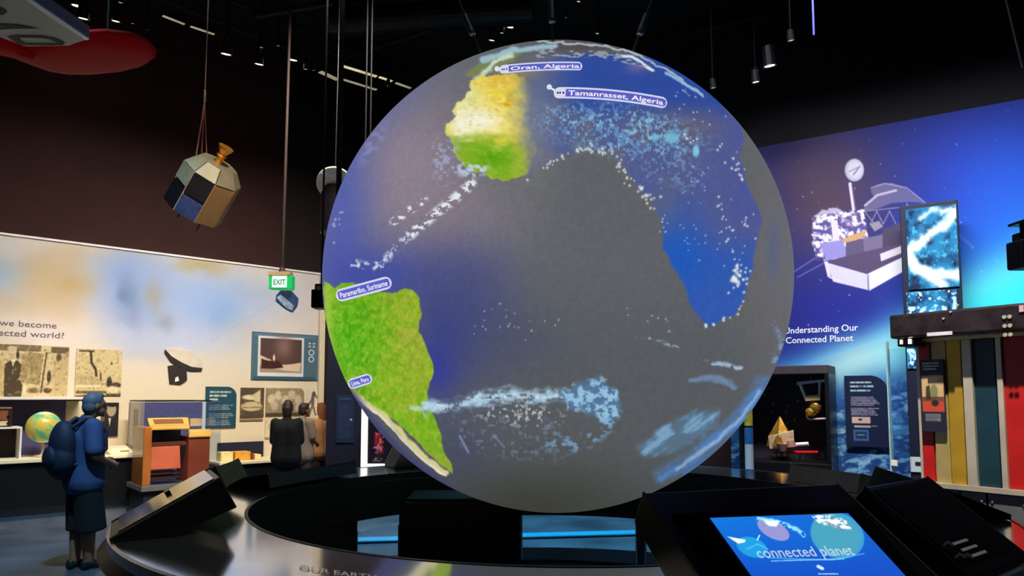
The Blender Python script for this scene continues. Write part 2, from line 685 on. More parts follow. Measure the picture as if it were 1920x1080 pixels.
def lettering(name, s, fn, m, parent=None, bold=.0, spacing=1.0, label=None):
    """fn maps (x in 0..1 along the line, y in cap heights) to a point"""
    vs, fs = text_geo(s, 1.0, bold, spacing)
    wd = max(v[0] for v in vs)
    mb = MB()
    mb.add([fn(v[0] / wd, v[1] / .7) for v in vs], fs)
    o = mb.build(name, m, parent, recalc=False)
    return o


def frame_text(name, s, fr, x0, y0, x1, y1, cap_px, o, m, parent=None, bold=0.0, spacing=1.0):
    a0, z0 = fr.hit(x0, y0, o); a1, z1 = fr.hit(x1, y1, o)
    zz = fr.hit(x0, y0 - cap_px, o)[1] - z0
    zm = (z0 + z1) / 2
    return lettering(name, s, lambda u, v: fr.pt(a0 + (a1 - a0) * u, o, zm + v * zz), m, parent, bold, spacing)
# ================================================================== THE SETTING
LW = Frame((-7.24, 9.8), (3.61, 3.2))      # left gallery wall
RW = Frame((3.92, 10.4), (2.57, -1.61))    # right mural wall
CORN = (-2.22, 14.25)
CEIL = 8.0
FLOORM = mat('dark_blue_carpet', rgb(70, 76, 88), .38, var=.45, scale=1.6, bump=.05)
CEILM = mat('black_ceiling_paint', rgb(10, 10, 12), .9)
BROWN = mat('dark_brown_fabric', rgb(50, 24, 20), .9, var=.12, scale=3)
DARKW = mat('dark_wall_paint', rgb(14, 13, 20), .8)


def struct(mb, name, m, **k):
    o = mb.build(name, m, **k)
    o['kind'] = 'structure'
    return o


lp = [(-11, 6.47), CORN, (11, 5.96), (11, -5), (-11, -5)]
struct(MB().prism([(x, y, -.1) for x, y in lp], (0, 0, .1)), 'floor', FLOORM)
struct(MB().prism([(x, y, CEIL) for x, y in lp], (0, 0, .1)), 'ceiling', CEILM)
struct(MB().box((-11.1, -5, 0), (-11, 6.47, CEIL)), 'wall_side_left', DARKW)
struct(MB().box((11, -5, 0), (11.1, 5.96, CEIL)), 'wall_side_right', DARKW)
struct(MB().box((-11, -5.1, 0), (11, -5, CEIL)), 'wall_back', DARKW)


def seg_wall(name, p, q, z0, z1, m, t=.1):
    p = Vector((p[0], p[1], 0)); q = Vector((q[0], q[1], 0))
    d = (q - p).normalized(); n = Vector((d.y, -d.x, 0))
    if n.dot(CAM - p) > 0: n = -n
    return struct(MB().hexa([p + Vector((0, 0, z0)), q + Vector((0, 0, z0)), q + n * t + Vector((0, 0, z0)), p + n * t + Vector((0, 0, z0)),
                             p + Vector((0, 0, z1)), q + Vector((0, 0, z1)), q + n * t + Vector((0, 0, z1)), p + n * t + Vector((0, 0, z1))]), name, m)


seg_wall('wall_left', (-11, 6.47), CORN, 0, CEIL, BROWN)
seg_wall('wall_right', CORN, (11, 5.96), 0, CEIL, DARKW)
# darker panel of the brown wall beyond the seam
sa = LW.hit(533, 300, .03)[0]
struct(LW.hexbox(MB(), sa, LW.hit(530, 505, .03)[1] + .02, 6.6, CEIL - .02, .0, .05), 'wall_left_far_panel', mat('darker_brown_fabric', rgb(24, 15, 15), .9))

# white printed wall panelling in front of the left wall
zt = 1.7 + 305 / FPX * 9.8
aL, zL = LW.hit(-260, 430, .12)
zTop = (LW.hit(2, 440, .12)[1] + LW.hit(600, 515, .12)[1]) / 2
aR = LW.hit(606, 600, .12)[0]


def paint_left(X, Y, U, V):
    c = Cv(X, Y, (214, 208, 200))
    c.mix(sstep(560, 800, Y), (226, 212, 178))  # warm lamplight painted into the colour, beige towards the bottom
    wx = (fbm(X / 60, Y / 60, 4, 2) - .5) * 36
    wy = (fbm(X / 60, Y / 60, 4, 12) - .5) * 36
    c2 = Cv(X + wx, Y + wy); c2.C = c.C
    tan = (188, 164, 116)
    for (x, y, rx, ry, a) in [(60, 500, 80, 22, .55), (130, 520, 50, 60, .5), (110, 565, 45, 40, .5), (60, 545, 60, 40, .4), (290, 545, 22, 40, .55), (320, 590, 26, 22, .45), (385, 498, 50, 18, .75),
                            (400, 515, 30, 18, .6), (265, 475, 60, 18, .35), (470, 620, 60, 25, .4), (285, 640, 50, 24, .4), (150, 470, 80, 20, .35), (20, 570, 40, 20, .4)]:
        c2.blob(x, y, rx, ry, tan, a)
    for (x, y, rx, ry, a, col) in [(235, 520, 66, 52, 1.0, (138, 166, 216)), (255, 575, 56, 66, .95, (130, 156, 210)), (345, 560, 85, 52, .85, (160, 184, 226)), (0, 515, 40, 45, .9, (158, 186, 216)),
                                 (420, 580, 90, 52, .95, (142, 176, 226)), (470, 545, 60, 30, .7, (160, 180, 214)), (250, 555, 16, 30, .4, (100, 125, 150)), (340, 610, 90, 35, .55, (180, 196, 228)),
                                 (300, 500, 60, 30, .5, (160, 180, 215)), (480, 590, 50, 30, .5, (178, 192, 220)), (240, 630, 50, 26, .5, (185, 195, 220)), (560, 560, 40, 50, .4, (205, 205, 218))]:
        c2.blob(x, y, rx, ry, col, a)
    for (x, y, rx, ry, a, col) in [(195, 560, 26, 46, .5, (176, 186, 214)), (300, 540, 40, 50, .55, (150, 172, 214)), (330, 640, 110, 26, .7, (184, 196, 228)), (380, 560, 30, 26, .5, (150, 180, 226)), (420, 600, 34, 26, .6, (128, 166, 216)),
                                 (236, 552, 14, 22, .55, (98, 122, 158)), (250, 598, 12, 22, .4, (140, 140, 176)), (292, 560, 18, 22, .55, (170, 152, 118)), (310, 602, 20, 12, .5, (132, 138, 158)), (140, 528, 34, 18, .6, (186, 158, 100)), (66, 525, 26, 14, .4, (190, 168, 124)), (372, 500, 44, 12, .6, (176, 166, 110))]:
        c2.blob(x, y, rx, ry, col, a)
    c2.blob(90, 640, 60, 60, (232, 222, 224), .7)
    c2.blob(545, 640, 70, 40, (232, 220, 214), .5)
    c.C = c2.C
    c.line([(395, 640), (520, 563)], .8, (170, 165, 160), a=.35)
    c.line([(300, 715), (610, 560)], .6, (180, 175, 165), a=.2)
    return c.out()


Pq = [LW.pt(aL, .12, zTop), LW.pt(aR, .12, zTop), LW.pt(aR, .12, 0), LW.pt(aL, .12, 0)]
o = grid_panel('wall_left_white_lining', Pq, 420, 240, paint_left, WALLPRINT, .11, LW.n)
o['kind'] = 'structure'
struct(LW.hexbox(MB(), aL, zTop, aR, zTop + .03, .0, .14), 'trim_1', WHITE)
# warm edge post where the white wall ends
struct(LW.pxbox(MB(), 597, 620, 607, 880, .14, .2, z0=0, z1=zTop - .02), 'trim_2', CREAM)

# right mural
zTopR = (RW.hit(1450, 272, .1)[1] + RW.hit(1918, 185, .1)[1]) / 2
a0 = RW.hit(1330, 400, .1)[0]; a1 = RW.hit(2120, 400, .1)[0]
rs = np.random.RandomState(5)
stars = [(rs.uniform(1450, 2000), rs.uniform(200, 640), rs.uniform(.6, 1.5), rs.uniform(.3, .9)) for _ in range(90)]


def paint_mural(X, Y, U, V):
    c = Cv(X, Y, (14, 20, 118))
    c.mix(sstep(1560, 1920, X) * .9, (8, 56, 190))
    c.blob(1930, 420, 150, 170, (12, 100, 235), .9)
    c.blob(1700, 190, 330, 60, (20, 40, 130), .6)
    c.blob(1545, 370, 120, 130, (84, 56, 76), .95)
    c.blob(1540, 300, 90, 60, (70, 52, 78), .5)
    c.blob(1620, 500, 70, 60, (52, 58, 150), .4)
    c.blob(1560, 600, 90, 70, (18, 26, 140), .8)
    # horizon of the planet: bright diagonal arc
    yh = 692 - (X - 1500) * .34 - np.clip(X - 1690, 0, 400) * .16
    d = Y - yh
    right = sstep(1600, 1830, X)
    c.mix(np.exp(-np.clip(-d, 0, 999) / (26 + 50 * right)) * (d < 0) * .95, (30, 150, 225))
    c.mix((d >= 0) * 1.0, (34, 96, 170))
    wid = 45 + 30 * right
    glow = np.exp(-((d - wid * .45) / wid) ** 2)
    c.mix(glow * (.45 + .55 * sstep(1480, 1600, X)), (176, 226, 226))
    c.mix(glow * right, (60, 245, 255))
    n = fbm(X / 45, Y / 26, 5, 31)
    n2 = fbm((X + Y * .6) / 18, Y / 9, 5, 41)
    low = sstep(50, 130, d)
    c.mix(low * .9, (18, 66, 132))
    c.mix(low * sstep(.5, .72, n), (60, 130, 185))
    c.mix(low * sstep(.52, .7, n2) * .9, (130, 190, 220))
    c.mix(low * sstep(.55, .75, fbm(X / 10, Y / 7, 4, 77)) * .5, (190, 220, 235))
    for x, y, r, a in stars:
        k = (np.abs(X - x) < 5) & (np.abs(Y - y) < 5)
        m = np.zeros(len(X)); m[k] = a * np.exp(-((X[k] - x) ** 2 + (Y[k] - y) ** 2) / (r * r * 1.3))
        c.mix(m * (d < -20), (200, 210, 250))
    sat_art(c)
    return c.out()


def sat_art(c):
    """printed picture of the earth observing satellite"""
    W = (226, 214, 224); L = (150, 140, 190)
    # far booms and solar array frame
    for q in ([(1488, 510), (1550, 470)], [(1495, 520), (1560, 485)], [(1790, 430), (1825, 462)], [(1800, 445), (1822, 462)]):
        c.line(q, 1.2, (110, 120, 220), a=.7)
    # wire mesh umbrella antenna
    um = [(1632, 356), (1645, 345), (1672, 342), (1700, 352), (1722, 370), (1735, 382), (1700, 378), (1672, 382), (1640, 392), (1618, 398), (1622, 385), (1640, 372)]
    c.poly(um, (120, 108, 140), 1.5, .75, warp=2)
    c.line([(1622, 385), (1645, 366), (1680, 357)], 2.2, (205, 195, 210), a=.8)
    c.line([(1633, 352), (1660, 344), (1700, 352), (1735, 380)], 1.0, (170, 160, 190), a=.8)
    for q in ([(1620, 395), (1640, 420)], [(1632, 420), (1644, 396)], [(1644, 396), (1656, 420)], [(1656, 420), (1668, 396)], [(1668, 396), (1680, 420)], [(1615, 392), (1618, 420)], [(1700, 380), (1702, 425)], [(1620, 396), (1735, 384)]):
        c.line(q, 1.0, (150, 140, 170), a=.8)
    # mast and dish
    c.line([(1594, 345), (1607, 435)], 3.2, W)
    c.line([(1597, 345), (1609, 435)], 1.0, (120, 100, 140))
    c.ell(1602, 319, 18, 21, (190, 182, 205), .08)
    c.ell(1603, 317, 14, 17, (222, 214, 226), .3)
    c.line([(1600, 328), (1612, 312)], 1.0, (110, 95, 130))
    c.line([(1592, 322), (1608, 314)], .8, (130, 115, 150))
    # instruments, crumpled white
    c.poly([(1524, 408), (1540, 394), (1566, 390), (1590, 398), (1616, 396), (1622, 420), (1628, 440), (1600, 452), (1585, 470), (1590, 488), (1560, 492), (1530, 478), (1522, 455), (1526, 430)], (190, 176, 200), 1.5, warp=5, ws=10)
    n = fbm(c.X / 7, c.Y / 6, 4, 5)
    m = c.pmask([(1522, 405), (1620, 392), (1628, 445), (1590, 470), (1592, 490), (1528, 488)], 2)
    c.mix(m * sstep(.5, .62, n), (245, 236, 240))
    c.mix(m * sstep(.55, .35, n) * .9, (80, 66, 130))
    c.line([(1526, 432), (1560, 436)], 3, (90, 80, 150))
    c.line([(1524, 440), (1558, 447)], 2, W)
    c.poly([(1558, 415), (1570, 412), (1574, 450), (1562, 454)], W)
    c.poly([(1538, 455), (1580, 450), (1590, 480), (1548, 490)], (150, 140, 205), 1.5, warp=3)
    # gold bracket
    c.poly([(1578, 448), (1600, 440), (1625, 432), (1622, 444), (1598, 455), (1582, 455)], (205, 160, 110), 1.2, warp=2)
    # body boxes
    c.poly([(1586, 455), (1650, 440), (1690, 420), (1690, 470), (1650, 492), (1586, 480)], (92, 80, 112), 1.2)
    c.poly([(1618, 448), (1655, 440), (1655, 478), (1622, 482)], (116, 104, 134), 1.2)
    c.poly([(1630, 420), (1648, 414), (1656, 425), (1640, 434)], (150, 138, 150), 1.5)
    c.poly([(1655, 430), (1692, 416), (1692, 460), (1655, 470)], (70, 58, 88))
    # white decks
    c.poly([(1548, 490), (1630, 470), (1692, 455), (1692, 480), (1630, 515)], (84, 66, 100), 1.2)
    c.poly([(1650, 476), (1692, 460), (1692, 474), (1652, 490)], W)
    c.poly([(1550, 492), (1626, 514), (1628, 544), (1562, 528)], (214, 206, 226), 1.2)
    c.poly([(1626, 514), (1692, 482), (1692, 510), (1630, 545)], (240, 234, 240), 1.2)
    c.line([(1628, 515), (1629, 544)], .8, (120, 110, 150))
    c.poly([(1545, 490), (1552, 490), (1558, 518), (1552, 520)], W)
    c.line([(1556, 520), (1578, 528)], 1.6, W)


Pm = [RW.pt(a0, .1, zTopR), RW.pt(a1, .1, zTopR), RW.pt(a1, .1, 0), RW.pt(a0, .1, 0)]
o = grid_panel('wall_right_mural', Pm, 620, 560, paint_mural, WALLPRINT, .09, RW.n)
o['kind'] = 'structure'
TXT = mat('white_lettering', rgb(240, 240, 245), .5, var=.01)
t = frame_text('wall_lettering', 'Understanding Our', RW, 1470, 630, 1609, 615, 11.5, .105, TXT, bold=.012)
tag(t, 'white line of lettering on the blue mural reading Understanding Our', 'lettering', 'mural title')
t = frame_text('wall_lettering', 'Connected Planet', RW, 1473, 646, 1600, 637, 11.5, .105, TXT, bold=.012)
tag(t, 'white line of lettering on the blue mural reading Connected Planet', 'lettering', 'mural title')
TXD = mat('dark_grey_lettering', rgb(90, 88, 98), .5, var=.01)
t = frame_text('wall_lettering', 'How did we become', LW, -96, 607, 106, 614, 12, .125, TXD)
tag(t, 'thin grey lettering on the white wall reading did we become', 'lettering', 'wall title')
t = frame_text('wall_lettering', 'a connected world?', LW, -76, 627, 120, 633, 12, .125, TXD)
tag(t, 'thin grey lettering on the white wall reading connected world?', 'lettering', 'wall title')

# ================================================================== THE GLOBE
R = 1.68
gx, gy = .35, 5.2


def sil(C):
    C = Vector(C); d = C - CAM; D = d.length; dn = d / D
    cr = R * math.sqrt(1 - (R / D) ** 2); cc = C - dn * (R * R / D)
    a = dn.orthogonal().normalized(); b = dn.cross(a)
    pts = np.array([tuple(cc + (a * math.cos(t) + b * math.sin(t)) * cr) for t in np.linspace(0, 2 * PI, 181)])
    X, Y = proj(pts)
    return X.min(), X.max(), Y.min(), Y.max()


gc = [gx, gy, 2.6]
for _ in range(30):
    x0, x1, y0, y1 = sil(gc)
    gc[0] += (1046.5 - (x0 + x1) / 2) * gc[1] / FPX * .8
    gc[2] -= (518 - (y0 + y1) / 2) * gc[1] / FPX * .8
    gc[1] *= 1 + (((x1 - x0) + (y1 - y0)) / 2 / 886 - 1) * .8
GC = Vector(gc)
print('GLOBE', gc, sil(gc))
RC = Vector((gc[0], gc[1], 0))      # centre of the ring

SA = [(606, 528), (616, 533), (628, 540), (640, 532), (662, 530), (700, 545), (735, 550), (757, 541), (774, 543), (787, 560), (790, 590), (784, 622), (795, 640), (806, 668), (814, 690), (808, 712), (800, 735),
      (803, 760), (818, 790), (826, 815), (832, 845), (846, 872), (848, 888), (822, 868), (790, 836), (764, 810), (742, 790), (722, 775), (700, 762), (686, 750), (668, 742), (655, 730), (640, 700), (625, 660), (610, 600)]
AF = [(878, 152), (905, 140), (940, 138), (985, 145), (1010, 180), (1010, 250), (1004, 300), (985, 334), (950, 336), (920, 331), (898, 316), (880, 318), (866, 306), (858, 288), (856, 268), (846, 258), (841, 240), (848, 222),
      (856, 205), (868, 188), (880, 172)]
AFN = [(985, 335), (1010, 318), (1035, 306), (1060, 290), (1100, 285), (1140, 285), (1158, 300), (1175, 325), (1200, 350), (1220, 372), (1236, 400), (1243, 430), (1243, 470), (1262, 500), (1280, 530), (1292, 560), (1306, 590),
       (1322, 614), (1350, 606), (1376, 592), (1392, 570), (1400, 540), (1408, 500), (1416, 468), (1428, 436), (1424, 400), (1410, 365), (1394, 330), (1390, 290), (1398, 262), (1380, 225), (1350, 190), (1310, 150), (1240, 108), (1100, 100),
       (1010, 110), (975, 145)]


def paint_globe(X, Y):
    c = Cv(X, Y, (98, 102, 106))
    c.mix(sstep(480, 720, Y) * .55, (84, 88, 92))
    c.blob(760, 330, 150, 190, (150, 136, 152), .95)
    c.blob(860, 420, 130, 90, (140, 128, 138), .6)
    c.blob(640, 400, 60, 260, (86, 98, 184), .85)
    c.blob(700, 180, 130, 60, (90, 100, 180), .6, ang=-40)
    c.blob(700, 520, 140, 60, (68, 80, 170), .9)
    c.blob(850, 600, 90, 110, (58, 66, 138), .9)
    c.blob(880, 540, 90, 80, (78, 84, 124), .6)
    c.blob(820, 690, 40, 60, (52, 60, 160), .8)
    c.blob(950, 640, 110, 60, (76, 82, 110), .5)
    c.blob(1060, 150, 90, 60, (96, 100, 128), .8)
    c.blob(1450, 480, 60, 220, (112, 108, 112), .8)
    c.blob(1450, 470, 14, 60, (80, 100, 150), .5)
    c.blob(1000, 960, 260, 90, (58, 60, 50), .85)
    c.blob(850, 850, 80, 60, (60, 66, 110), .4)
    # night side of the north and of Africa
    m = c.pmask(AFN, 4, warp=8, ws=24)
    nb = fbm(X / 50, Y / 50, 4, 3)
    north = 1 - sstep(180, 240, Y)
    south = sstep(420, 500, Y)
    c.mix(m * .85, (98, 104, 134))
    c.mix(m * sstep(.4, .65, nb) * .6, (76, 92, 158))
    c.mix(m * sstep(1150, 1380, X) * .75, (78, 88, 158))
    c.mix(m * north * sstep(1010, 1100, X) * .95, (46, 76, 160))
    c.mix(m * south * .9, (50, 92, 182))
    c.mix(m * np.exp(-((X - 1270) / 60) ** 2 - ((Y - 480) / 70) ** 2), (36, 92, 190))
    c.blob(1290, 240, 60, 30, (104, 98, 112), .7)
    c.blob(1195, 125, 22, 12, (120, 110, 160), .7)
    c.blob(1000, 240, 40, 90, (150, 150, 140), .45)
    c.blob(965, 138, 40, 14, (170, 150, 70), .6)
    # dark continents edge on the top
    c.mix((1 - sstep(88, 106, Y)) * sstep(960, 1060, X) * (1 - sstep(1180, 1260, X)), (84, 82, 84))
    c.poly([(870, 140), (900, 112), (940, 98), (980, 96), (960, 118), (930, 128), (900, 150)], (128, 140, 88), 4, .8, warp=6)
    c.mix(c.lmask([(905, 112), (960, 94), (1040, 87)], 5, 3, warp=4) * .9, (160, 200, 215))
    c.mix(c.lmask([(895, 146), (925, 116), (960, 104)], 5, 4, warp=8) * .9, (214, 232, 214))
    c.mix(c.lmask([(1010, 78), (1100, 82), (1180, 96), (1250, 130), (1320, 180)], 2.2, 2, warp=6) * .9, (190, 200, 210))
    c.mix(c.lmask([(1165, 104), (1185, 106), (1210, 124), (1225, 132)], 2.5, 1.5, warp=3) * .95, (232, 238, 232))
    c.mix(c.lmask([(1250, 138), (1290, 160), (1316, 178)], 3, 2, warp=3) * .95, (150, 190, 225))
    c.mix(c.pmask([(985, 92), (1150, 96), (1230, 130), (1120, 108), (1000, 108)], 2) * sstep(.52, .62, fbm(X / 9, Y / 4, 3, 61)) * .8, (170, 175, 180))
    # west Africa in daylight
    m = c.pmask(AF, 2.4, warp=12, ws=20)
    fade = 1 - sstep(948, 1010, X + 8 - 12 * sstep(240, 310, Y) + (fbm(X / 18, Y / 18, 4, 66) - .5) * 26)
    m = m * fade
    n = fbm(X / 26, Y / 14, 5, 8)
    n2 = fbm(X / 9, Y / 6, 4, 9)
    c.mix(m, (240, 218, 78))
    c.mix(m * np.exp(-((X - 900) / 50) ** 2 - ((Y - 226) / 28) ** 2) * 1.0, (253, 250, 226))
    c.mix(m * np.exp(-((X - 866) / 24) ** 2 - ((Y - 245) / 50) ** 2) * .9, (250, 248, 232))
    c.mix(m * np.exp(-((X - 880) / 26) ** 2 - ((Y - 180) / 30) ** 2) * .7, (226, 232, 190))
    c.mix(m * np.exp(-((X - 940) / 26) ** 2 - ((Y - 196) / 12) ** 2) * sstep(.4, .6, n) * 1.2, (222, 162, 34))
    c.mix(m * np.exp(-((X - 940) / 40) ** 2 - ((Y - 150) / 16) ** 2) * .8, (226, 186, 74))
    c.mix(m * np.exp(-((X - 985) / 18) ** 2 - ((Y - 215) / 70) ** 2) * .6, (228, 226, 140))
    g = sstep(244, 276, Y + (n - .5) * 40 - (X - 900) * .14)
    c.mix(m * g, (136, 178, 42))
    c.mix(m * g * np.exp(-((X - 925) / 34) ** 2 - ((Y - 296) / 24) ** 2), (98, 168, 18))
    c.mix(m * g * sstep(.5, .7, n2) * .3, (190, 205, 90))
    c.mix(m * (1 - g) * sstep(.55, .75, n2) * .3, (255, 250, 200))
    c.mix(m * (1 - g) * sstep(.45, .25, n2) * .3, (214, 170, 60))
    # South America
    m = c.pmask(SA, 1.6, warp=3, ws=14)
    n = fbm(X / 22, Y / 30, 5, 18); n2 = fbm(X / 8, Y / 9, 4, 19)
    c.mix(m, (126, 180, 30))
    c.mix(m * np.exp(-((X - 660) / 50) ** 2 - ((Y - 640) / 85) ** 2), (84, 178, 22))
    c.mix(m * sstep(700, 770, X) * (1 - sstep(700, 790, Y)) * .8, (152, 178, 42))
    c.mix(m * np.exp(-((X - 768) / 26) ** 2 - ((Y - 600) / 70) ** 2) * sstep(.35, .65, n) * .8, (178, 164, 76))
    c.mix(m * sstep(.5, .66, fbm(X / 12, Y / 16, 4, 23)) * .3 * sstep(640, 740, X), (190, 176, 70))
    c.mix(m * sstep(.56, .64, fbm(X / 4, Y / 5, 3, 24)) * .3, (196, 216, 96))
    c.mix(m * sstep(.52, .72, n2) * .3, (168, 200, 62))
    c.mix(m * sstep(.48, .3, n2) * .4 * (1 - sstep(700, 760, X) * .5), (62, 142, 16))
    c.mix(m * sstep(800, 880, Y) * .5, (150, 160, 70))
    c.mix(m * np.exp(-((X - 615) / 8) ** 2) * .6, (170, 200, 60))
    c.mix(c.lmask([(664, 738), (692, 762), (716, 776), (742, 800), (772, 832), (806, 866), (836, 886)], 5.5, 3, warp=4) * .95, (226, 216, 150))
    c.mix(c.lmask([(668, 746), (720, 786), (760, 830), (800, 868), (836, 892)], 2.0, 1.5, warp=2) * .8, (245, 240, 226))
    c.mix(c.lmask([(655, 745), (690, 795), (740, 850), (800, 900), (850, 930)], 15, 8) * .9, (66, 66, 116))
    c.mix(c.lmask([(770, 764), (800, 768), (812, 766)], 4, 3, warp=4) * .8, (190, 220, 200))
    # clouds
    W = (232, 238, 244)
    cl = fbm(X / 13, Y / 9, 5, 70)
    cl2 = fbm(X / 7, Y / 6, 4, 71)
    c.mix(c.lmask([(884, 345), (850, 374), (812, 404), (780, 430), (770, 440)], 9, 5) * sstep(.5, .56, cl2), W)
    c.mix(c.lmask([(796, 376), (765, 396), (738, 416)], 7, 4) * sstep(.5, .57, cl2), W)
    c.mix(c.lmask([(762, 445), (730, 478), (715, 500), (662, 495)], 7, 5) * sstep(.52, .6, cl2) * .9, (205, 215, 240))
    c.mix(c.emask(885, 318, 30, 14, .4) * sstep(.42, .56, cl2) * .95, (196, 214, 236))
    c.mix(c.emask(838, 300, 30, 42, .5) * sstep(.55, .64, cl2) * .6, (176, 186, 226))
    c.mix(c.emask(700, 270, 12, 40, .6, 30) * sstep(.45, .6, cl) * .5, (150, 160, 220))
    m = c.emask(1165, 245, 150, 44, .4, 8)
    c.mix(m * sstep(.52, .64, cl2) * .8, (104, 158, 210))
    c.mix(m * sstep(.6, .72, fbm(X / 5, Y / 5, 3, 80)) * .8, (150, 200, 226))
    c.ell(1258, 258, 14, 11, (120, 196, 222), .5, .85)
    c.ell(1305, 283, 6, 11, (140, 214, 232), .4, .9)
    c.ell(1228, 258, 9, 6, (120, 196, 222), .5, .8)
    c.mix(c.emask(1260, 320, 60, 30, .5, 20) * sstep(.56, .66, cl2) * .6, (120, 160, 200))
    # southern cloud band
    cb = fbm(X / 18 + fbm(X / 30, Y / 30, 3, 5) * 2, Y / 7, 5, 91)
    band = c.lmask([(800, 766), (850, 757), (900, 746), (960, 744), (1020, 738), (1070, 744)], 10, 9, warp=14, ws=30)
    c.mix(band * .4, (110, 150, 190))
    c.mix(band * sstep(.36, .54, cb) * .95, (176, 212, 234))
    c.mix(band * sstep(.5, .62, fbm(X / 6, Y / 5, 4, 92)) * .6, (226, 240, 244))
    puff = c.pmask([(1050, 735), (1095, 716), (1130, 712), (1160, 740), (1164, 775), (1140, 800), (1110, 780), (1070, 762)], 7, warp=12, ws=12)
    cp2 = fbm(X / 8, Y / 7, 5, 93)
    c.mix(puff * .75, (86, 132, 178))
    c.mix(puff * sstep(.42, .56, cp2) * .95, (156, 198, 230))
    arc = c.lmask([(1145, 795), (1115, 818), (1080, 836), (1030, 826)], 12, 9)
    c.mix(arc * sstep(.5, .64, cp2) * .85, (120, 160, 196))
    c.mix(c.emask(975, 778, 80, 22, .4, 4) * sstep(.58, .66, cl2) * .8, (190, 200, 205))
    c.mix(c.emask(960, 815, 120, 42, .4, 8) * sstep(.58, .7, cp2) * .5, (120, 146, 180))
    c.mix(c.lmask([(862, 818), (878, 848)], 2, 2) * .7, (140, 160, 200))
    c.mix(c.lmask([(925, 815), (945, 838)], 2, 2) * .5, (130, 150, 180))
    # big lower right swirl
    sw = fbm((X * .8 - Y * .6) / 46 + fbm(X / 40, Y / 40, 3, 6) * 2.4, (X * .6 + Y * .8) / 12, 5, 95)
    m = c.pmask([(1196, 838), (1250, 800), (1310, 772), (1348, 768), (1340, 800), (1300, 826), (1270, 850), (1215, 858)], 8, warp=10, ws=26)
    c.mix(m * (.55 + .45 * sstep(.4, .6, sw)), (92, 132, 168))
    c.mix(m * sstep(.5, .7, sw) * .7, (140, 176, 206))
    m = c.lmask([(1240, 890), (1300, 858), (1360, 812), (1400, 770), (1430, 718)], 14, 9)
    c.mix(m * (.45 + .55 * sstep(.4, .6, sw)), (84, 128, 190))
    m = c.lmask([(1270, 880), (1340, 830), (1390, 782), (1424, 735)], 3, 3, warp=4)
    c.mix(m * .8, (150, 186, 222))
    m = c.lmask([(1290, 890), (1380, 830), (1430, 770), (1470, 690)], 9, 6)
    c.mix(m * .8, (70, 118, 186))
    c.mix(c.lmask([(1295, 712), (1335, 708), (1366, 716), (1378, 728)], 5, 4, warp=5) * .7, (118, 154, 196))
    c.mix(c.lmask([(1320, 676), (1350, 682), (1388, 690)], 3.5, 2.5, warp=4) * sstep(.4, .6, cl2) * .9, (170, 198, 226))
    c.mix(c.lmask([(1194, 630), (1228, 634), (1250, 646), (1270, 652)], 3, 2, warp=3) * sstep(.42, .6, cl2) * .8, (150, 175, 190))
    c.mix(c.lmask([(1455, 610), (1466, 640), (1452, 680)], 6, 5, warp=5) * sstep(.4, .6, cl2) * .7, (130, 170, 220))
    # faint roughness
    c.C *= (1 + (fbm(X / 3.2, Y / 3.2, 2, 99) - .5) * .06)[:, None]
    # city lights and small clouds
    rr = np.random.RandomState(11)
    pts = []

    def along(pl, n, j, r=1.6, b=.95):
        for _ in range(n):
            i = rr.randint(len(pl) - 1); t = rr.rand()
            pts.append((pl[i][0] * (1 - t) + pl[i + 1][0] * t + rr.normal() * j, pl[i][1] * (1 - t) + pl[i + 1][1] * t + rr.normal() * j, r * rr.uniform(.7, 1.3), b))
    along([(990, 332), (1030, 306), (1080, 284)], 16, 3, 1.8)
    along([(1080, 282), (1110, 280), (1150, 284)], 26, 4, 1.9)
    along([(1160, 300), (1166, 325), (1200, 355), (1232, 385)], 28, 6, 1.9)
    along([(1200, 350), (1215, 380)], 8, 3, 2.4)
    along([(1240, 400), (1245, 440)], 4, 2)
    along([(1340, 380), (1362, 405), (1372, 440)], 14, 7, 1.9)
    along([(1390, 420), (1400, 400), (1410, 440), (1380, 470)], 12, 9, 1.7)
    along([(1340, 275), (1375, 300), (1392, 330), (1402, 345)], 16, 6, 1.9)
    along([(1370, 520), (1390, 500), (1385, 540)], 34, 9, 2.0)
    along([(1375, 522), (1384, 528)], 12, 4, 2.8)
    along([(1322, 612), (1345, 606), (1380, 590), (1398, 560)], 14, 2, 2.0)
    along([(1290, 262), (1300, 262)], 5, 6, 2.2)
    along([(1270, 170), (1330, 220)], 16, 14, 1.4, .8)
    along([(1180, 250), (1330, 360)], 50, 24, 1.3, .6)
    along([(1040, 225), (1280, 230)], 60, 14, 1.2, .5)
    along([(1260, 420), (1380, 480)], 26, 24, 1.3, .7)
    along([(880, 620), (960, 575)], 12, 14, 1.4, .6)
    along([(940, 625), (1060, 605)], 10, 10, 1.5, .6)
    along([(960, 770), (1015, 780)], 24, 5, 1.8, .7)
    along([(615, 430), (640, 390), (620, 500)], 10, 6, 1.9, .7)
    along([(665, 492), (700, 498), (730, 498)], 12, 4, 2.0, .8)
    along([(1150, 570), (1260, 610)], 8, 20, 1.5, .6)
    along([(1130, 180), (1350, 230)], 10, 20, 1.2, .6)
    for x, y, r, b in pts:
        k = np.nonzero((np.abs(X - x) < 6) & (np.abs(Y - y) < 6))[0]
        if len(k) == 0: continue
        m = b * np.exp(-((X[k] - x) ** 2 + (Y[k] - y) ** 2) / (r * r))
        c.C[k] = c.C[k] * (1 - m[:, None]) + m[:, None] * np.array([.93, .94, .92])
    return c


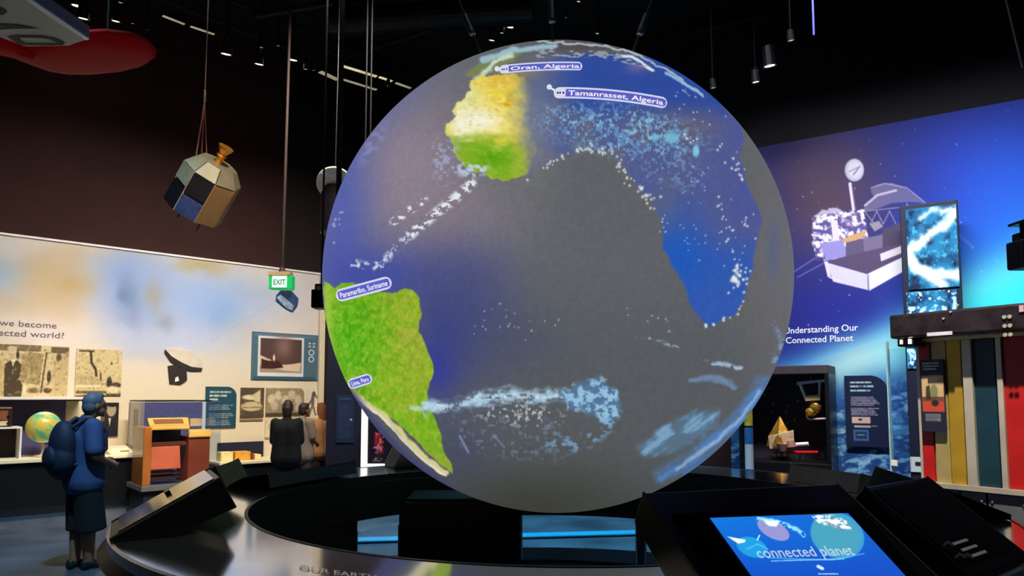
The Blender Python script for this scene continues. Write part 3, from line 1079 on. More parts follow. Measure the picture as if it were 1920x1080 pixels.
def globe_mesh():
    d = GC - CAM
    D = d.length
    ax = -d.normalized()
    e1 = Vector((0, 0, 1)).cross(ax).normalized(); e2 = ax.cross(e1)
    vis = math.acos(R / D)
    rings = list(np.linspace(0.0, vis, 330)[1:]) + list(np.linspace(vis, PI, 70)[1:-1])
    NS = 1300
    t = np.arange(NS) * 2 * PI / NS
    A = np.repeat(rings, NS); T = np.tile(t, len(rings))
    ax_, e1_, e2_ = np.array(ax), np.array(e1), np.array(e2)
    P = np.cos(A)[:, None] * ax_ + np.sin(A)[:, None] * (np.cos(T)[:, None] * e1_ + np.sin(T)[:, None] * e2_)
    P = np.vstack([P, ax_, -ax_]) * R
    A = np.append(A, [0, PI])
    # the far half carries the mirrored picture of clouds and ocean
    Q = P.copy()
    back = A > vis
    h = P[back] @ ax_ / R
    # reflect the far cap onto the near one
    cv = math.cos(vis)
    hn = cv + (cv - h) / (cv + 1) * (1 - cv)
    lat = P[back] - np.outer(P[back] @ ax_, ax_)
    lat = lat / np.maximum(np.linalg.norm(lat, axis=1), 1e-6)[:, None]
    Q[back] = (np.outer(hn, ax_) + lat * np.sqrt(np.clip(1 - hn ** 2, 0, 1))[:, None]) * R
    X, Y = proj(Q + np.array(GC))
    c = paint_globe(X, Y)
    mb = MB()
    mb.v = P + np.array(GC)
    n = len(rings)
    i = np.arange(NS); i2 = (i + 1) % NS
    F = []
    for j in range(n - 1):
        F.append(np.stack([j * NS + i, (j + 1) * NS + i, (j + 1) * NS + i2, j * NS + i2], 1))
    F = np.vstack(F).tolist()
    top = n * NS; bot = top + 1
    F += [(top, int(a), int(b)) for a, b in zip(i, i2)]
    F += [(bot, int((n - 1) * NS + b), int((n - 1) * NS + a)) for a, b in zip(i, i2)]
    mb.f = F
    return mb, c.out()


GL = empty('projection_globe', tuple(GC), 0, 'giant glowing spherical Earth display hanging over the dark round counter', 'globe')
gm, gcol = globe_mesh()
gshell = gm.build('globe_surface', GLOBEM, GL, smooth=True, col=gcol, recalc=False)


def sph(px, py, k=1.0):
    r = ray(px, py).normalized()
    oc = CAM - GC
    b = r.dot(oc); cc = oc.dot(oc) - (R * k) ** 2
    disc = b * b - cc
    tt = -b - math.sqrt(max(disc, 0))
    return CAM + r * tt


LABT = mat('label_text', (1, 1, 1), .5, emit=.9, var=.01)


def globe_label(p0, p1, bend, h, txt, name_label, icon=True, pin=None, tip=True):
    """pill that follows the sphere; p0,p1 ends in the picture"""
    L = math.hypot(p1[0] - p0[0], p1[1] - p0[1])
    dx, dy = (p1[0] - p0[0]) / L, (p1[1] - p0[1]) / L
    nx, ny = -dy, dx

    def pos(u, v, k):
        b = bend * 4 * u * (1 - u)
        return sph(p0[0] + dx * L * u + nx * (b + v * h), p0[1] + dy * L * u + ny * (b + v * h), k)
    NU, NV = 120, 17
    us = np.linspace(0, 1, NU); vs = np.linspace(-1, 1, NV)
    hv = h / L
    mb = MB(); cols = []
    for v in vs:
        for u in us:
            uu = u
            lim = 1.0
            e = min(u, 1 - u) / hv
            if e < 1: lim = math.sqrt(max(0, 1 - (1 - e) ** 2))
            mb.v.append(tuple(pos(u, v * lim, 1.003)))
            edge = abs(v) > .66 or e < .33
            if icon and u < hv * 2.2: edge = True
            cols.append((.86, .88, .97) if edge else (.38, .38, .80))
    for j in range(NV - 1):
        for i in range(NU - 1):
            a = j * NU + i
            mb.f.append((a, a + 1, a + NU + 1, a + NU))
    if pin:
        n0 = len(mb.v)
        q = [sph(pin[0] + math.cos(t) * 5, pin[1] + math.sin(t) * 5, 1.003) for t in np.linspace(0, 2 * PI, 13)[:-1]]
        mb.v += [tuple(x) for x in q]; cols += [(.9, .92, .97)] * 12; mb.f.append(tuple(range(n0, n0 + 12)))
        n0 = len(mb.v)
        q = [sph(pin[0], pin[1] - 1.8, 1.003), sph(p0[0] + h * .8, p0[1] - 3, 1.003), sph(p0[0] + h * .8, p0[1] + 3, 1.003), sph(pin[0], pin[1] + 1.8, 1.003)]
        mb.v += [tuple(x) for x in q]; cols += [(.9, .92, .97)] * 4; mb.f.append(tuple(range(n0, n0 + 4)))
    o = mb.build('place_label', GLOBEM, GL, col=s2l(np.array(cols)), recalc=False)
    o['label'] = name_label
    s0 = (hv * 2.6 if icon else hv * .6); s1 = 1 - hv * .7
    lettering('place_name', txt, lambda x, y: pos(s0 + (s1 - s0) * x, .42 - y * .84, 1.006), LABT, o, bold=.015)
    if icon:
        bb = MB()
        for k in (0.75, 1.15, 1.75):
            bb.v, bb.f = bb.v, bb.f
            c0 = pos(hv * k, 0, 1.006)
            n0 = len(bb.v)
            bb.v += [tuple(pos(hv * k + math.cos(t) * hv * .16, math.sin(t) * .22, 1.006)) for t in np.linspace(0, 2 * PI, 9)[:-1]]
            bb.f.append(tuple(range(n0, n0 + 8)))
        bb.build('label_icon', mat('label_icon_blue', rgb(70, 70, 130), .5), o, recalc=False)


globe_label((936, 131), (1092, 124), -3, 8, 'Oran, Algeria', 'pale blue projected pill label reading Oran, Algeria', True, (932, 129))
globe_label((1038, 174), (1251, 194), -6, 10.5, 'Tamanrasset, Algeria', 'long curved projected pill label reading Tamanrasset, Algeria', True, (1030, 163))
globe_label((630, 556), (734, 528), 0, 12, 'Paramaribo, Suriname', 'tilted projected pill label over northern South America', False)
globe_label((653, 722), (697, 708), 0, 10, 'Lima, Peru', 'short projected pill label near the lower left limb', False)

# hanging cables of the globe
for (tx, ty, bx, by, nm) in [(852, -20, 900, 93, 'left'), (1033, -30, 1036, 74, 'middle'), (1229, -20, 1187, 94, 'right')]:
    b = sph(bx, by + 3)
    tp = at_y(tx, ty, b.y)
    dirv = (tp - b).normalized()
    top = b + dirv * ((CEIL - b.z) / dirv.z)
    ce = MB().cyl(b, top, .008, n=8).build('suspension_cable', CABLE, GL)
    for f in (.14, .42):
        q = b + dirv * f
        MB().cap(q, q + dirv * .12, .026, .022, 10).build('turnbuckle', STEEL, ce)
# ================================================================== THE RING COUNTER
RINGTOP = mat('polished_grey_counter', rgb(226, 226, 230), .11, .95, var=.1, scale=4)
ring = empty('ring_counter', tuple(RC), 0, 'dark round counter with polished grey top circling beneath the globe', 'counter')
ZT = .97
RI, RO = 2.13, 2.83
NSEG = 160


def arc(mb, prof, a0, a1, n):
    """closed profile [(r,z)] swept from a0 to a1"""
    full = abs(a1 - a0) >= 2 * PI - 1e-4
    k = len(prof)
    m = n if full else n + 1
    vs = []
    for i in range(m):
        t = a0 + (a1 - a0) * i / n
        for r, z in prof:
            vs.append((RC.x + math.cos(t) * r, RC.y + math.sin(t) * r, z))
    fs = []
    for i in range(n):
        for j in range(k):
            a = i * k; b = ((i + 1) % m) * k
            fs.append((a + j, a + (j + 1) % k, b + (j + 1) % k, b + j))
    if not full:
        fs.append(tuple(range(k))); fs.append(tuple(reversed([(m - 1) * k + j for j in range(k)])))
    mb.add(vs, fs)
    return mb


def far_ang(px):
    r = ray(px, 1000); d = Vector((r.x, r.y)).normalized()
    c = Vector((RC.x, RC.y)); b = d.dot(c); q = b * b - (c.dot(c) - RI * RI)
    p = d * (b + math.sqrt(q)) - c
    return math.atan2(p.y, p.x)


arc(MB(), [(RI, ZT), (RO, ZT), (RO, ZT - .04), (RI, ZT - .04)], 0, 2 * PI, NSEG).build('countertop', RINGTOP, ring)
arc(MB(), [(RO, ZT + .004), (RO + .02, ZT), (RO + .02, ZT - .05), (RO, ZT - .05)], 0, 2 * PI, NSEG).build('edge_trim', STEEL, ring)
arc(MB(), [(RI - .02, ZT + .003), (RI, ZT + .003), (RI, ZT - .06), (RI - .02, ZT - .06)], 0, 2 * PI, NSEG).build('inner_edge_trim', CHAR, ring)
near = 2.7
arc(MB(), [(RO + .018, ZT - .05), (RO + .06, ZT - .10), (RO - .12, ZT - .34), (2.46, .04), (2.42, .04), (2.42, ZT - .05)], near, 2 * PI + .2, 110).build('outer_skirt', BLACK, ring)
arc(MB(), [(RI - .03, ZT - .06), (RI + .02, ZT - .06), (RI + .02, .58), (RI - .03, .58)], 0, 2 * PI, NSEG).build('inner_skirt', BLACKM, ring)
wins = [(667, 750), (976, 1195), (1208, 1400)]
angs = [(far_ang(b), far_ang(a)) for a, b in wins]
arc(MB(), [(RI - .02, .58), (RI + .02, .58), (RI + .02, .485), (RI - .02, .485)], angs[2][0], angs[1][1], 30).build('window_head', BLACKM, ring)
edges = [angs[0][1], 2 * PI + angs[2][0]]
arc(MB(), [(RI - .02, .58), (RI + .02, .58), (RI + .02, 0), (RI - .02, 0)], edges[0], edges[1], 110).build('lower_skirt', BLACKM, ring)
arc(MB(), [(RI - .02, .58), (RI + .02, .58), (RI + .02, 0), (RI - .02, 0)], angs[1][1], angs[0][0], 10).build('lower_skirt', BLACKM, ring)
arc(MB(), [(RI - .02, .49), (RI + .02, .49), (RI + .02, 0), (RI - .02, 0)], angs[2][1], angs[1][0], 2).build('glass_post', CHAR, ring)
for a, b in angs:
    arc(MB(), [(RI - .004, .48), (RI + .004, .48), (RI + .004, .03), (RI - .004, .03)], a, b, 12).build('glass_pane', GLASS, ring, recalc=False)
    arc(MB(), [(RI - .015, .03), (RI + .015, .03), (RI + .015, .0), (RI - .015, .0)], a, b, 12).build('glass_rail', CHAR, ring)
    for e in (a + .004, b - .004):
        MB().cyl((RC.x + math.cos(e) * RI, RC.y + math.sin(e) * RI, .02), (RC.x + math.cos(e) * RI, RC.y + math.sin(e) * RI, .48), .012, n=8).build('glass_clamp', STEEL, ring)
# the lettering on the counter top
RT = mat('counter_lettering', rgb(245, 245, 248), .8, var=.01)


def ring_txt(u, v):
    px = 560 + 245 * u
    rr = 2.485 - v * .055
    r = ray(px, 1075); d = Vector((r.x, r.y)).normalized(); c = Vector((RC.x, RC.y))
    b = d.dot(c); q = b * b - (c.dot(c) - rr * rr)
    p = d * (b - math.sqrt(q))
    return Vector((p.x, p.y, ZT + .004))


lettering('counter_text', 'OUR EARTH SYSTEM', ring_txt, RT, ring, bold=.01)

# dark plinth standing inside the ring under the globe
b = at_z(865, 1040, 0)
pl = empty('support_plinth', (0.02, RC.y + 1.35, 0), 0, 'black block plinth standing inside the ring below the globe', 'plinth')
x0 = at_y(757, 950, RC.y + 1.0).x; x1 = at_y(974, 950, RC.y + 1.0).x
MB().box((x0, RC.y + 1.0, .0), (x1, RC.y + 1.6, .78)).build('plinth_body', BLACKM, pl, bevel=.01)
MB().box((x0 + .02, RC.y + 1.02, .78), (x1 - .02, RC.y + 1.58, .81)).build('plinth_top', BLACK, pl, bevel=.005)

# glowing strip stands in for teal light reflected on the floor behind the ring
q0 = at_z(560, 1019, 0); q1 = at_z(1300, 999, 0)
tl = empty('floor_glow', tuple((q0 + q1) / 2), 0, 'long thin teal strip, a glow standing in for light on the floor behind the round counter', 'light')
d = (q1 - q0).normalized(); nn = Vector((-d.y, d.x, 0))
MB().prism([q0 - nn * .13, q1 - nn * .13, q1 + nn * .13, q0 + nn * .13], (0, 0, .02)).build('strip_base', BLACK, tl)
MB().prism([q0 - nn * .11 + Vector((0, 0, .02)), q1 - nn * .11 + Vector((0, 0, .02)), q1 + nn * .11 + Vector((0, 0, .02)), q0 + nn * .11 + Vector((0, 0, .02))], (0, 0, .012)).build('strip_glow', TEALL, tl)


# ------------------------------------------------------------------ consoles standing on the ring
def console(deg, wd, label, zi=1.31, zo=.99, ri=2.3, ro=2.8, th=.15, panel='plain', top=None, group=None, body=BLACK):
    th_ = math.radians(deg)
    dr = Vector((math.sin(th_), -math.cos(th_), 0))
    root = empty('interactive_console', tuple(RC + dr * 2.6 + Vector((0, 0, ZT))), th_ + PI, label, 'console', group)
    M = Matrix.Translation(root.location) @ Matrix.Rotation(th_ + PI, 4, 'Z')
    yi, yo = ri - 2.6, ro - 2.6
    zi -= ZT; zo -= ZT
    L = math.hypot(yo - yi, zi - zo)
    sy, sz = (yo - yi) / L, (zo - zi) / L          # down the slope
    ny, nz = -sz, sy                               # upward normal
    h = wd / 2
    # slab with a chamfered nose
    ym = yi + (yo - yi) * .42
    prof = [(yi, zi), (yo, zo), (yo, .004), (ym, .004), (yi - ny * th, zi - nz * th)]
    MB().prism([(-h, y, z) for y, z in prof], (wd, 0, 0)).build('housing', body, root, local=True, bevel=.006)

    def S(u, v, lift=0):   # u across (-1..1), v down the slope 0..1
        return Vector((u * h, yi + sy * L * v + ny * lift, zi + sz * L * v + nz * lift))
    # bright edge strips down both sides and along the top
    for sgn in (-1, 1):
        MB().hexa([S(sgn * .985, .0, -.002), S(sgn * 1.0, .0, -.002), S(sgn * 1.0, 1, -.002), S(sgn * .985, 1, -.002),
                   S(sgn * .985, .0, .006), S(sgn * 1.0, .0, .006), S(sgn * 1.0, 1, .006), S(sgn * .985, 1, .006)]).build('edge_strip', CHAR if sgn > 0 else STEEL, root, local=True)
    if top is not None:
        MB().hexa([S(-.93, .05, 0), S(.93, .05, 0), S(.93, .92, 0), S(-.93, .92, 0), S(-.93, .05, .012), S(.93, .05, .012), S(.93, .92, .012), S(-.93, .92, .012)]).build('top_plate', top, root, local=True, bevel=.003)
    return root, M, S


MIDG = mat('mid_grey_housing', rgb(96, 92, 92), .5)
GLOSS = mat('gloss_black_plate', rgb(16, 17, 20), .08, var=.02)
MIRR = mat('polished_top_plate', rgb(150, 142, 130), .12, .85, var=.08)

# big touchscreen console in the foreground
rootT, MT, ST = console(17.6, .98, 'large tilted black console whose lit blue screen reads connected planet', zi=1.312, zo=.985, ri=2.27, ro=2.82)
pP = MT @ ST(0, .5, .014)
nP = (MT.to_3x3() @ (ST(0, .5, 1) - ST(0, .5, 0))).normalized()
Q = [on_plane(x, y, pP, nP) for x, y in [(1331, 971), (1590, 962), (1712, 1095), (1422, 1098)]]


def scr(u, v):
    return Q[0] * ((1 - u) * (1 - v)) + Q[1] * (u * (1 - v)) + Q[2] * (u * v) + Q[3] * ((1 - u) * v)


def paint_touch(X, Y, U, V):
    c = Cv(X, Y, (18, 92, 190))
    c.mix(V * .8, (20, 62, 172))
    c.mix((1 - U) * (1 - V) * .5, (20, 120, 205))
    c.ell(1570, 1004, 52, 42, (70, 160, 190), .04, .75, 24)
    c.ell(1568, 1004, 47, 37, (70, 150, 160), .1, .6, 24)
    c.ell(1450, 993, 33, 16, (150, 140, 190), .05, .9, 28)
    c.ell(1410, 1026, 30, 18, (30, 150, 205), .06, .9, 20)
    n = fbm(X / 6, Y / 4, 4, 3)
    c.mix(c.pmask([(1522, 968), (1560, 965), (1590, 978), (1596, 992), (1572, 990), (1548, 984), (1528, 976)], 2, warp=4, ws=8) * sstep(.3, .5, n), (225, 225, 232))
    c.line([(1548, 978), (1580, 994)], 2, (120, 110, 130), a=.6)
    c.mix(c.pmask([(1364, 1006), (1398, 1012), (1396, 1017), (1384, 1019), (1376, 1014)], 1.5), (235, 235, 215))
    c.mix(c.lmask([(1420, 970), (1450, 976), (1480, 984), (1508, 1002)], 3.5, 2, warp=4) * sstep(.35, .5, n), (130, 205, 240))
    c.mix(c.pmask([(1432, 974), (1462, 976), (1456, 986), (1440, 984)], 2, warp=3), (220, 240, 245))
    c.line([(1420, 1012), (1424, 1004)], 1.2, (200, 220, 240))
    c.line([(1400, 1030), (1420, 1020), (1440, 1030)], 1, (120, 200, 230), a=.6)
    c.line([(1440, 1046), (1560, 1050), (1620, 1038)], .8, (90, 190, 230), a=.8)
    c.textbars(1446, 1052, 1590, 1, 5, 2.2, (150, 200, 240), .8, slope=-.03)
    c.mix(c.lmask([(1534, 1062), (1542, 1066)], 3, 1), (190, 210, 240))
    c.textbars(1534, 1076, 1574, 1, 5, 2.2, (170, 210, 240), .8)
    return c.out()


MB().hexa([MT.inverted() @ p for p in [scr(-.22, -.1) - nP * .012, scr(1.14, -.1) - nP * .012, scr(1.1, 1.06) - nP * .012, scr(-.16, 1.06) - nP * .012,
                                       scr(-.22, -.1) - nP * .003, scr(1.14, -.1) - nP * .003, scr(1.1, 1.06) - nP * .003, scr(-.16, 1.06) - nP * .003]]).build('bezel', GLOSS, rootT, local=True)
Mi = MT.inverted()
s = grid_panel('screen', Q, 380, 170, paint_touch, SCREEN)
# bring the screen into its console's local space
s.data.transform(Mi @ Matrix.Translation(s.location)); s.location = (0, 0, 0); s.parent = rootT
s['label'] = 'lit blue touchscreen with pale circles'
ctx = mat('screen_lettering', rgb(215, 235, 250), .5, emit=.8, var=.01)
P0 = on_plane(1422, 1046, pP + nP * .002, nP); P1 = on_plane(1604, 1040, pP + nP * .002, nP); P2 = on_plane(1412, 1027, pP + nP * .002, nP)
lettering('screen_title', 'connected planet', lambda u, v: Mi @ (P0 + (P1 - P0) * u + (P2 - P0) * v), ctx, None, bold=.0)
tt = bpy.data.objects['screen_title']; tt.data.transform(Matrix.Translation(tt.location)); tt.location = (0, 0, 0); tt.parent = s

# second console, right of it, its dark face with small knobs and printed captions
root2, M2, S2 = console(37.6, .64, 'dark console at far right with small knobs and printed captions', zi=1.31, zo=1.0, ri=2.42, ro=2.82)
MB().hexa([S2(-.9, .06, 0), S2(.9, .06, 0), S2(.9, .9, 0), S2(-.9, .9, 0), S2(-.9, .06, .008), S2(.9, .06, .008), S2(.9, .9, .008), S2(-.9, .9, .008)]).build('top_plate', GLOSS, root2, local=True)
LAB = mat('caption_print', rgb(205, 200, 190), .5, var=.02)
for k in range(3):
    v = .70 + k * .07
    MB().hexa([S2(.1 - k * .05, v, .008), S2(.6 - k * .05, v, .008), S2(.6 - k * .05, v + .025, .008), S2(.1 - k * .05, v + .025, .008),
               S2(.1 - k * .05, v, .010), S2(.6 - k * .05, v, .010), S2(.6 - k * .05, v + .025, .010), S2(.1 - k * .05, v + .025, .010)]).build('caption_line', LAB, root2, local=True)
for u, v in ((.78, .72), (.68, .86), (.84, .84)):
    MB().cyl(S2(u, v, .008), S2(u, v, .03), .018, .015, n=14).build('knob', STEEL, root2, local=True, smooth=False)

rootL, ML, SL = console(-61, .55, 'dark tilted console at left edge of the ring with mirror-like top', zi=1.265, zo=.985, ri=2.32, ro=2.83, th=.19, top=MIRR)
MB().hexa([SL(.25, .42, .013), SL(.55, .42, .013), SL(.55, .47, .013), SL(.25, .47, .013), SL(.25, .42, .03), SL(.55, .42, .03), SL(.55, .47, .03), SL(.25, .47, .03)]).build('clip', BLACK, rootL, local=True)
console(-82, .6, 'grey-backed console on the ring just behind the leftmost console', zi=1.25, zo=.99, ri=2.3, ro=2.8, th=.14, body=MIDG)
console(-152, .8, 'grey-backed console on the far side of the ring below the globe at left', zi=1.36, zo=1.0, ro=2.8, th=.2, body=MIDG)
console(-113, 1.15, 'wide black console on the ring in front of the navy partition', zi=1.1, zo=1.0, ri=2.17, ro=2.75, th=.11)
console(78, .85, 'black console on the ring in front of the satellite model case', zi=1.2, zo=1.0, ro=2.8)
console(104, .85, 'black console on the far right of the ring near the white post', zi=1.12, zo=1.0, ro=2.8)

# ================================================================== RIGHT SIDE EXHIBITS
# dark display case with two spacecraft models
CASEM = mat('case_interior_plum', rgb(34, 27, 42), .7)
HEAD = mat('case_header', rgb(56, 50, 58), .6)
case = empty('display_case', tuple(RW.base(1395, 1557, 860, .7)), 0, 'open black display case in the mural wall holding two gold spacecraft models', 'display case')
oF, oB = .8, .12
xa = RW.hit(1385, 780, oF)[0]; xb = RW.hit(1556, 780, oF)[0]
zt_ = RW.hit(1555, 684, oF)[1]; zh = RW.hit(1555, 700, oF)[1]; zf = RW.hit(1500, 868, oF)[1]
RW.hexbox(MB(), xa, zh, xb, zt_, oB, oF).build('header', HEAD, case, bevel=.005)
RW.hexbox(MB(), xb - .05, zf, xb, zh, oB, oF).build('side_panel', BLACK, case)
RW.hexbox(MB(), xa, zf, xa + .05, zh, oB, oF).build('side_panel', BLACK, case)
RW.hexbox(MB(), xa + .05, zf, xb - .05, zh, oB, oB + .05).build('back_panel', CASEM, case)
RW.hexbox(MB(), xa, 0, xb, zf, oB, oF).build('base_cabinet', BLACK, case, bevel=.01)
for k in range(14):
    rr = random.Random(k)
    p = RW.pt(xa + .1 + rr.random() * (xb - xa - .25), oB + .056, zf + .2 + rr.random() * (zh - zf - .35))
    MB().ell(p, .012 + .01 * rr.random(), 6, 5).build('star_light', mat('printed_star', rgb(120, 120, 150), .5), case)


def rp(px, py, o=.45):
    a, z = RW.hit(px, py, o)
    return RW.pt(a, o, z)


lm = empty('spacecraft_model', tuple(rp(1475, 868)), 0, 'gold and white spacecraft model with pointed top, lower one in the black case', 'model')
pz = Vector((0, 0, 1))
sc_ = (rp(1476, 800) - rp(1476, 801)).length
mb = MB().ell(rp(1463, 803), .045, 10, 8)
mb.lathe([(.20, -.16), (.17, -.02), (.12, .06), (.04, .2), (.0, .27)], rp(1463, 815), 6).build('cone_shroud', GOLD, lm)
MB().hexa([rp(1443, 842, .6), rp(1490, 838, .6), rp(1490, 838, .4), rp(1443, 842, .4), rp(1440, 818, .6), rp(1488, 806, .6), rp(1488, 806, .4), rp(1440, 818, .4)]).build('service_module', mat('foil_pale', rgb(235, 205, 165), .35, .4, var=.25, scale=14, bump=.4), lm, bevel=.01)
MB().cyl(rp(1468, 832, .62), rp(1468, 846, .62), .09, .05, n=12).cyl(rp(1482, 826, .62), rp(1484, 838, .62), .05, .07, n=12).build('engine_bells', mat('dusty_rose_metal', rgb(190, 140, 125), .4, .5), lm)
MB().cyl(rp(1486, 834, .5), rp(1516, 832, .5), .028, n=12).build('boom_tube', WHITE, lm)
for i, px in enumerate((1451, 1460, 1470)):
    MB().cyl(rp(px, 850, .5), rp(px + 4, 856, .5), .05, .03, n=10).build('thruster', mat('pale_pink_metal', rgb(200, 160, 150), .4, .5), lm)
MB().cyl(rp(1476, 848, .5), rp(1534, 848, .5), .02, n=8).build('support_bar', RED, lm)
MB().cyl(rp(1465, 850, .5), rp(1465, 868, .5), .015, n=8).cyl(rp(1500, 848, .5), rp(1500, 868, .5), .012, n=8).build('stand', BLACK, lm)

um = empty('spacecraft_model', tuple(rp(1525, 790)), 0, 'gold satellite model hanging below a white bar, upper one in the black case', 'model')
MB().hexa([rp(1494, 722, .6), rp(1549, 716, .6), rp(1549, 716, .4), rp(1494, 722, .4), rp(1494, 716, .6), rp(1549, 711, .6), rp(1549, 711, .4), rp(1494, 716, .4)]).build('top_bar', mat('pale_blue_grey', rgb(185, 195, 210), .4), um)
MB().cyl(rp(1500, 720, .5), rp(1513, 752, .5), .022, n=8).build('strut', WHITE, um)
MB().cyl(rp(1537, 716, .5), rp(1536, 752, .5), .018, n=8).build('strut', WHITE, um)
MB().hexa([rp(1511, 752, .6), rp(1537, 750, .6), rp(1537, 750, .4), rp(1511, 752, .4), rp(1509, 742, .6), rp(1538, 740, .6), rp(1538, 740, .4), rp(1509, 742, .4)]).build('equipment_bay', mat('tan_metal', rgb(200, 165, 115), .4, .4), um)
MB().ell(rp(1529, 762, .5), (.09, .09, .10), 12, 8).ell(rp(1521, 772, .5), (.08, .08, .07), 12, 8).build('foil_bus', GOLD, um)
MB().path([rp(1512, 778, .5), rp(1516, 786, .5), rp(1549, 785, .5)], .014).build('antenna_boom', mat('pink_white', rgb(220, 180, 175), .4), um)
MB().cyl(rp(1520, 717, .5), rp(1520, 701, .5), .006, n=6).build('hanging_wire', CABLE, um)


def paint_info_r(c):
    c.C[:] = np.array((22, 32, 62)) / 255
    c.textbars(1595, 717, 1638, 1, 6, 3.4, (200, 225, 230))
    c.textbars(1595, 724.5, 1645, 1, 6, 3.4, (190, 220, 220), seed=2)
    c.textbars(1596, 732.5, 1641, 1, 6, 3.4, (190, 220, 225), seed=3)
    c.textbars(1596, 745, 1650, 6, 3, 1.7, (190, 175, 190), .8, 4)
    c.textbars(1596, 766, 1650, 5, 3, 1.7, (190, 175, 190), .8, 5)
    c.rect(1597, 782, 1632, 794, (215, 185, 165)); c.ell(1613, 787, 4, 2, (60, 50, 60))
    c.rect(1601, 798, 1632, 802, (190, 170, 165)); c.textbars(1634, 799, 1645, 1, 3, 1.5, (160, 170, 190))
    c.rect(1599, 806, 1628, 827, (60, 100, 150)); c.rect(1603, 810, 1624, 823, (30, 55, 90)); c.textbars(1605, 816, 1622, 1, 3, 1.5, (170, 190, 210))


o = px_panel('information_panel', RW, 1585, 704, 1666, 838, .16, .05, paint_info_r, round_tr=.22)
tag(o, 'dark navy text panel with one rounded corner on the blue mural', 'information panel')

# tall column of video screens
tow = empty('video_column', tuple(RW.base(1692, 1800, 600, .45)), 0, 'tall narrow dark column of stacked video screens before the blue mural', 'video wall')
aT0 = RW.hit(1690, 480, .6)[0]; aT1 = RW.hit(1801, 480, .6)[0]
zTT = RW.hit(1745, 379, .6)[1]
RW.hexbox(MB(), aT0, 0, aT1, zTT, .35, .58).build('column_case', NAVY, tow, bevel=.01)


def paint_ocean(seed):
    def f(c):
        X, Y = c.X, c.Y
        c.C[:] = np.array((12, 70, 120)) / 255
        n = fbm(X / 16, Y / 18, 5, seed)
        c.mix(sstep(.35, .7, n), (30, 130, 185))
        c.mix(sstep(.55, .8, fbm(X / 7, Y / 8, 4, seed + 3)) * .8, (90, 200, 235))
        c.mix(sstep(.45, .3, n) * .8, (2, 30, 70))
        w = (fbm(X / 14, Y / 14, 4, seed + 9) - .5) * 26
        if seed == 1:
            for pl, wd in (([(1800, 400), (1770, 428), (1730, 448), (1704, 470), (1712, 498), (1750, 512), (1800, 520)], 9), ([(1704, 470), (1716, 500), (1765, 535)], 9), ([(1760, 392), (1730, 408)], 4), ([(1770, 400), (1800, 396)], 6)):
                c2 = Cv(X + w * .5, Y + w * .5)
                c.mix(c2.lmask(pl, wd, 6), (226, 246, 250))
        else:
            c.mix(sstep(.56, .66, fbm(X / 9, Y / 8, 4, seed + 30)), (190, 235, 250))
    return f


for i, (ya, yb) in enumerate(((387, 540), (545, 640), (645, 690))):
    o = px_panel('screen', RW, 1701, ya, 1796, yb, .6, .02, paint_ocean(1 if i == 0 else 4 + i), SCREEN, parent=tow)
MB_ = MB()
o = px_panel('reflection_plate', RW, 1707, 857, 1729, 885, .6, .02, lambda c: (c.C.__setitem__(slice(None), np.array((240, 240, 238)) / 255), c.rect(1716, 866, 1729, 874, (40, 40, 60)))[0], parent=tow)  # added plate stands in for a reflection in the glass

# ------------------------------------------------------------------ equipment kiosk at the far right
K = Frame((3.47, 6.4), (.58, -.815))
kio = empty('exhibit_kiosk', tuple(K.base(1735, 1925, 800, 0)), 0, 'tall exhibit stand of red, gold and dark teal panels under a black header beam', 'exhibit stand')
aK0 = K.hit(1719, 770, 0)[0]; aK1 = K.hit(1990, 770, 0)[0]
zK1 = K.hit(1722, 636, 0)[1]; zK0 = K.hit(1733, 906, 0)[1]
K.hexbox(MB(), aK0, zK0, aK1, zK1, -.25, -.03).build('back_board', SILVER, kio)


def kstrip(name, x0, x1, y0, y1, o0, o1, m, bevel=.004):
    return K.pxbox(MB(), x0, y0, x1, y1, o0, o1).build(name, m, kio, bevel=bevel)


def kfull(name, x0, x1, o0, o1, m, za=None, zb=None):
    a0 = K.hit(x0, 770, o1)[0]; a1 = K.hit(x1, 770, o1)[0]
    return K.hexbox(MB(), a0, za or zK0 + .02, a1, zb or zK1 - .03, o0, o1).build(name, m, kio, bevel=.004)


kfull('red_strip', 1727, 1748, -.03, 0, REDP)
kfull('tan_strip', 1751, 1778, -.03, .01, mat('tan_gold_panel', rgb(176, 158, 105), .35, .3, var=.15, scale=3))
kfull('gold_door', 1779, 1806, -.03, .02, GOLDP)
kfull('silver_post', 1808, 1826, -.03, .06, SILVER)
kfull('teal_door', 1829, 1870, -.03, .02, TEALP)
kfull('silver_post', 1872, 1883, -.03, .05, SILVER)
kfull('red_door', 1886, 1960, -.03, .02, REDP)
K.hexbox(MB(), aK0, zK1 - .03, aK1, zK1, -.03, .07).build('top_rail', mat('cream_gold_rail', rgb(220, 200, 150), .35, .4), kio)
K.hexbox(MB(), aK0, zK0 - .02, aK1, zK0 + .02, -.03, .07).build('bottom_rail', SILVER, kio)
for x in (1816, 1866):
    p = K.pt(K.hit(x, 632, .1)[0], .08, zK1 + .03)
    MB().ell(p, (.05, .05, .04), 10, 8).cyl(p, p + Vector((0, 0, .06)), .02, n=8).build('clamp', mat('brass_clamp', rgb(200, 160, 100), .35, .7), kio)
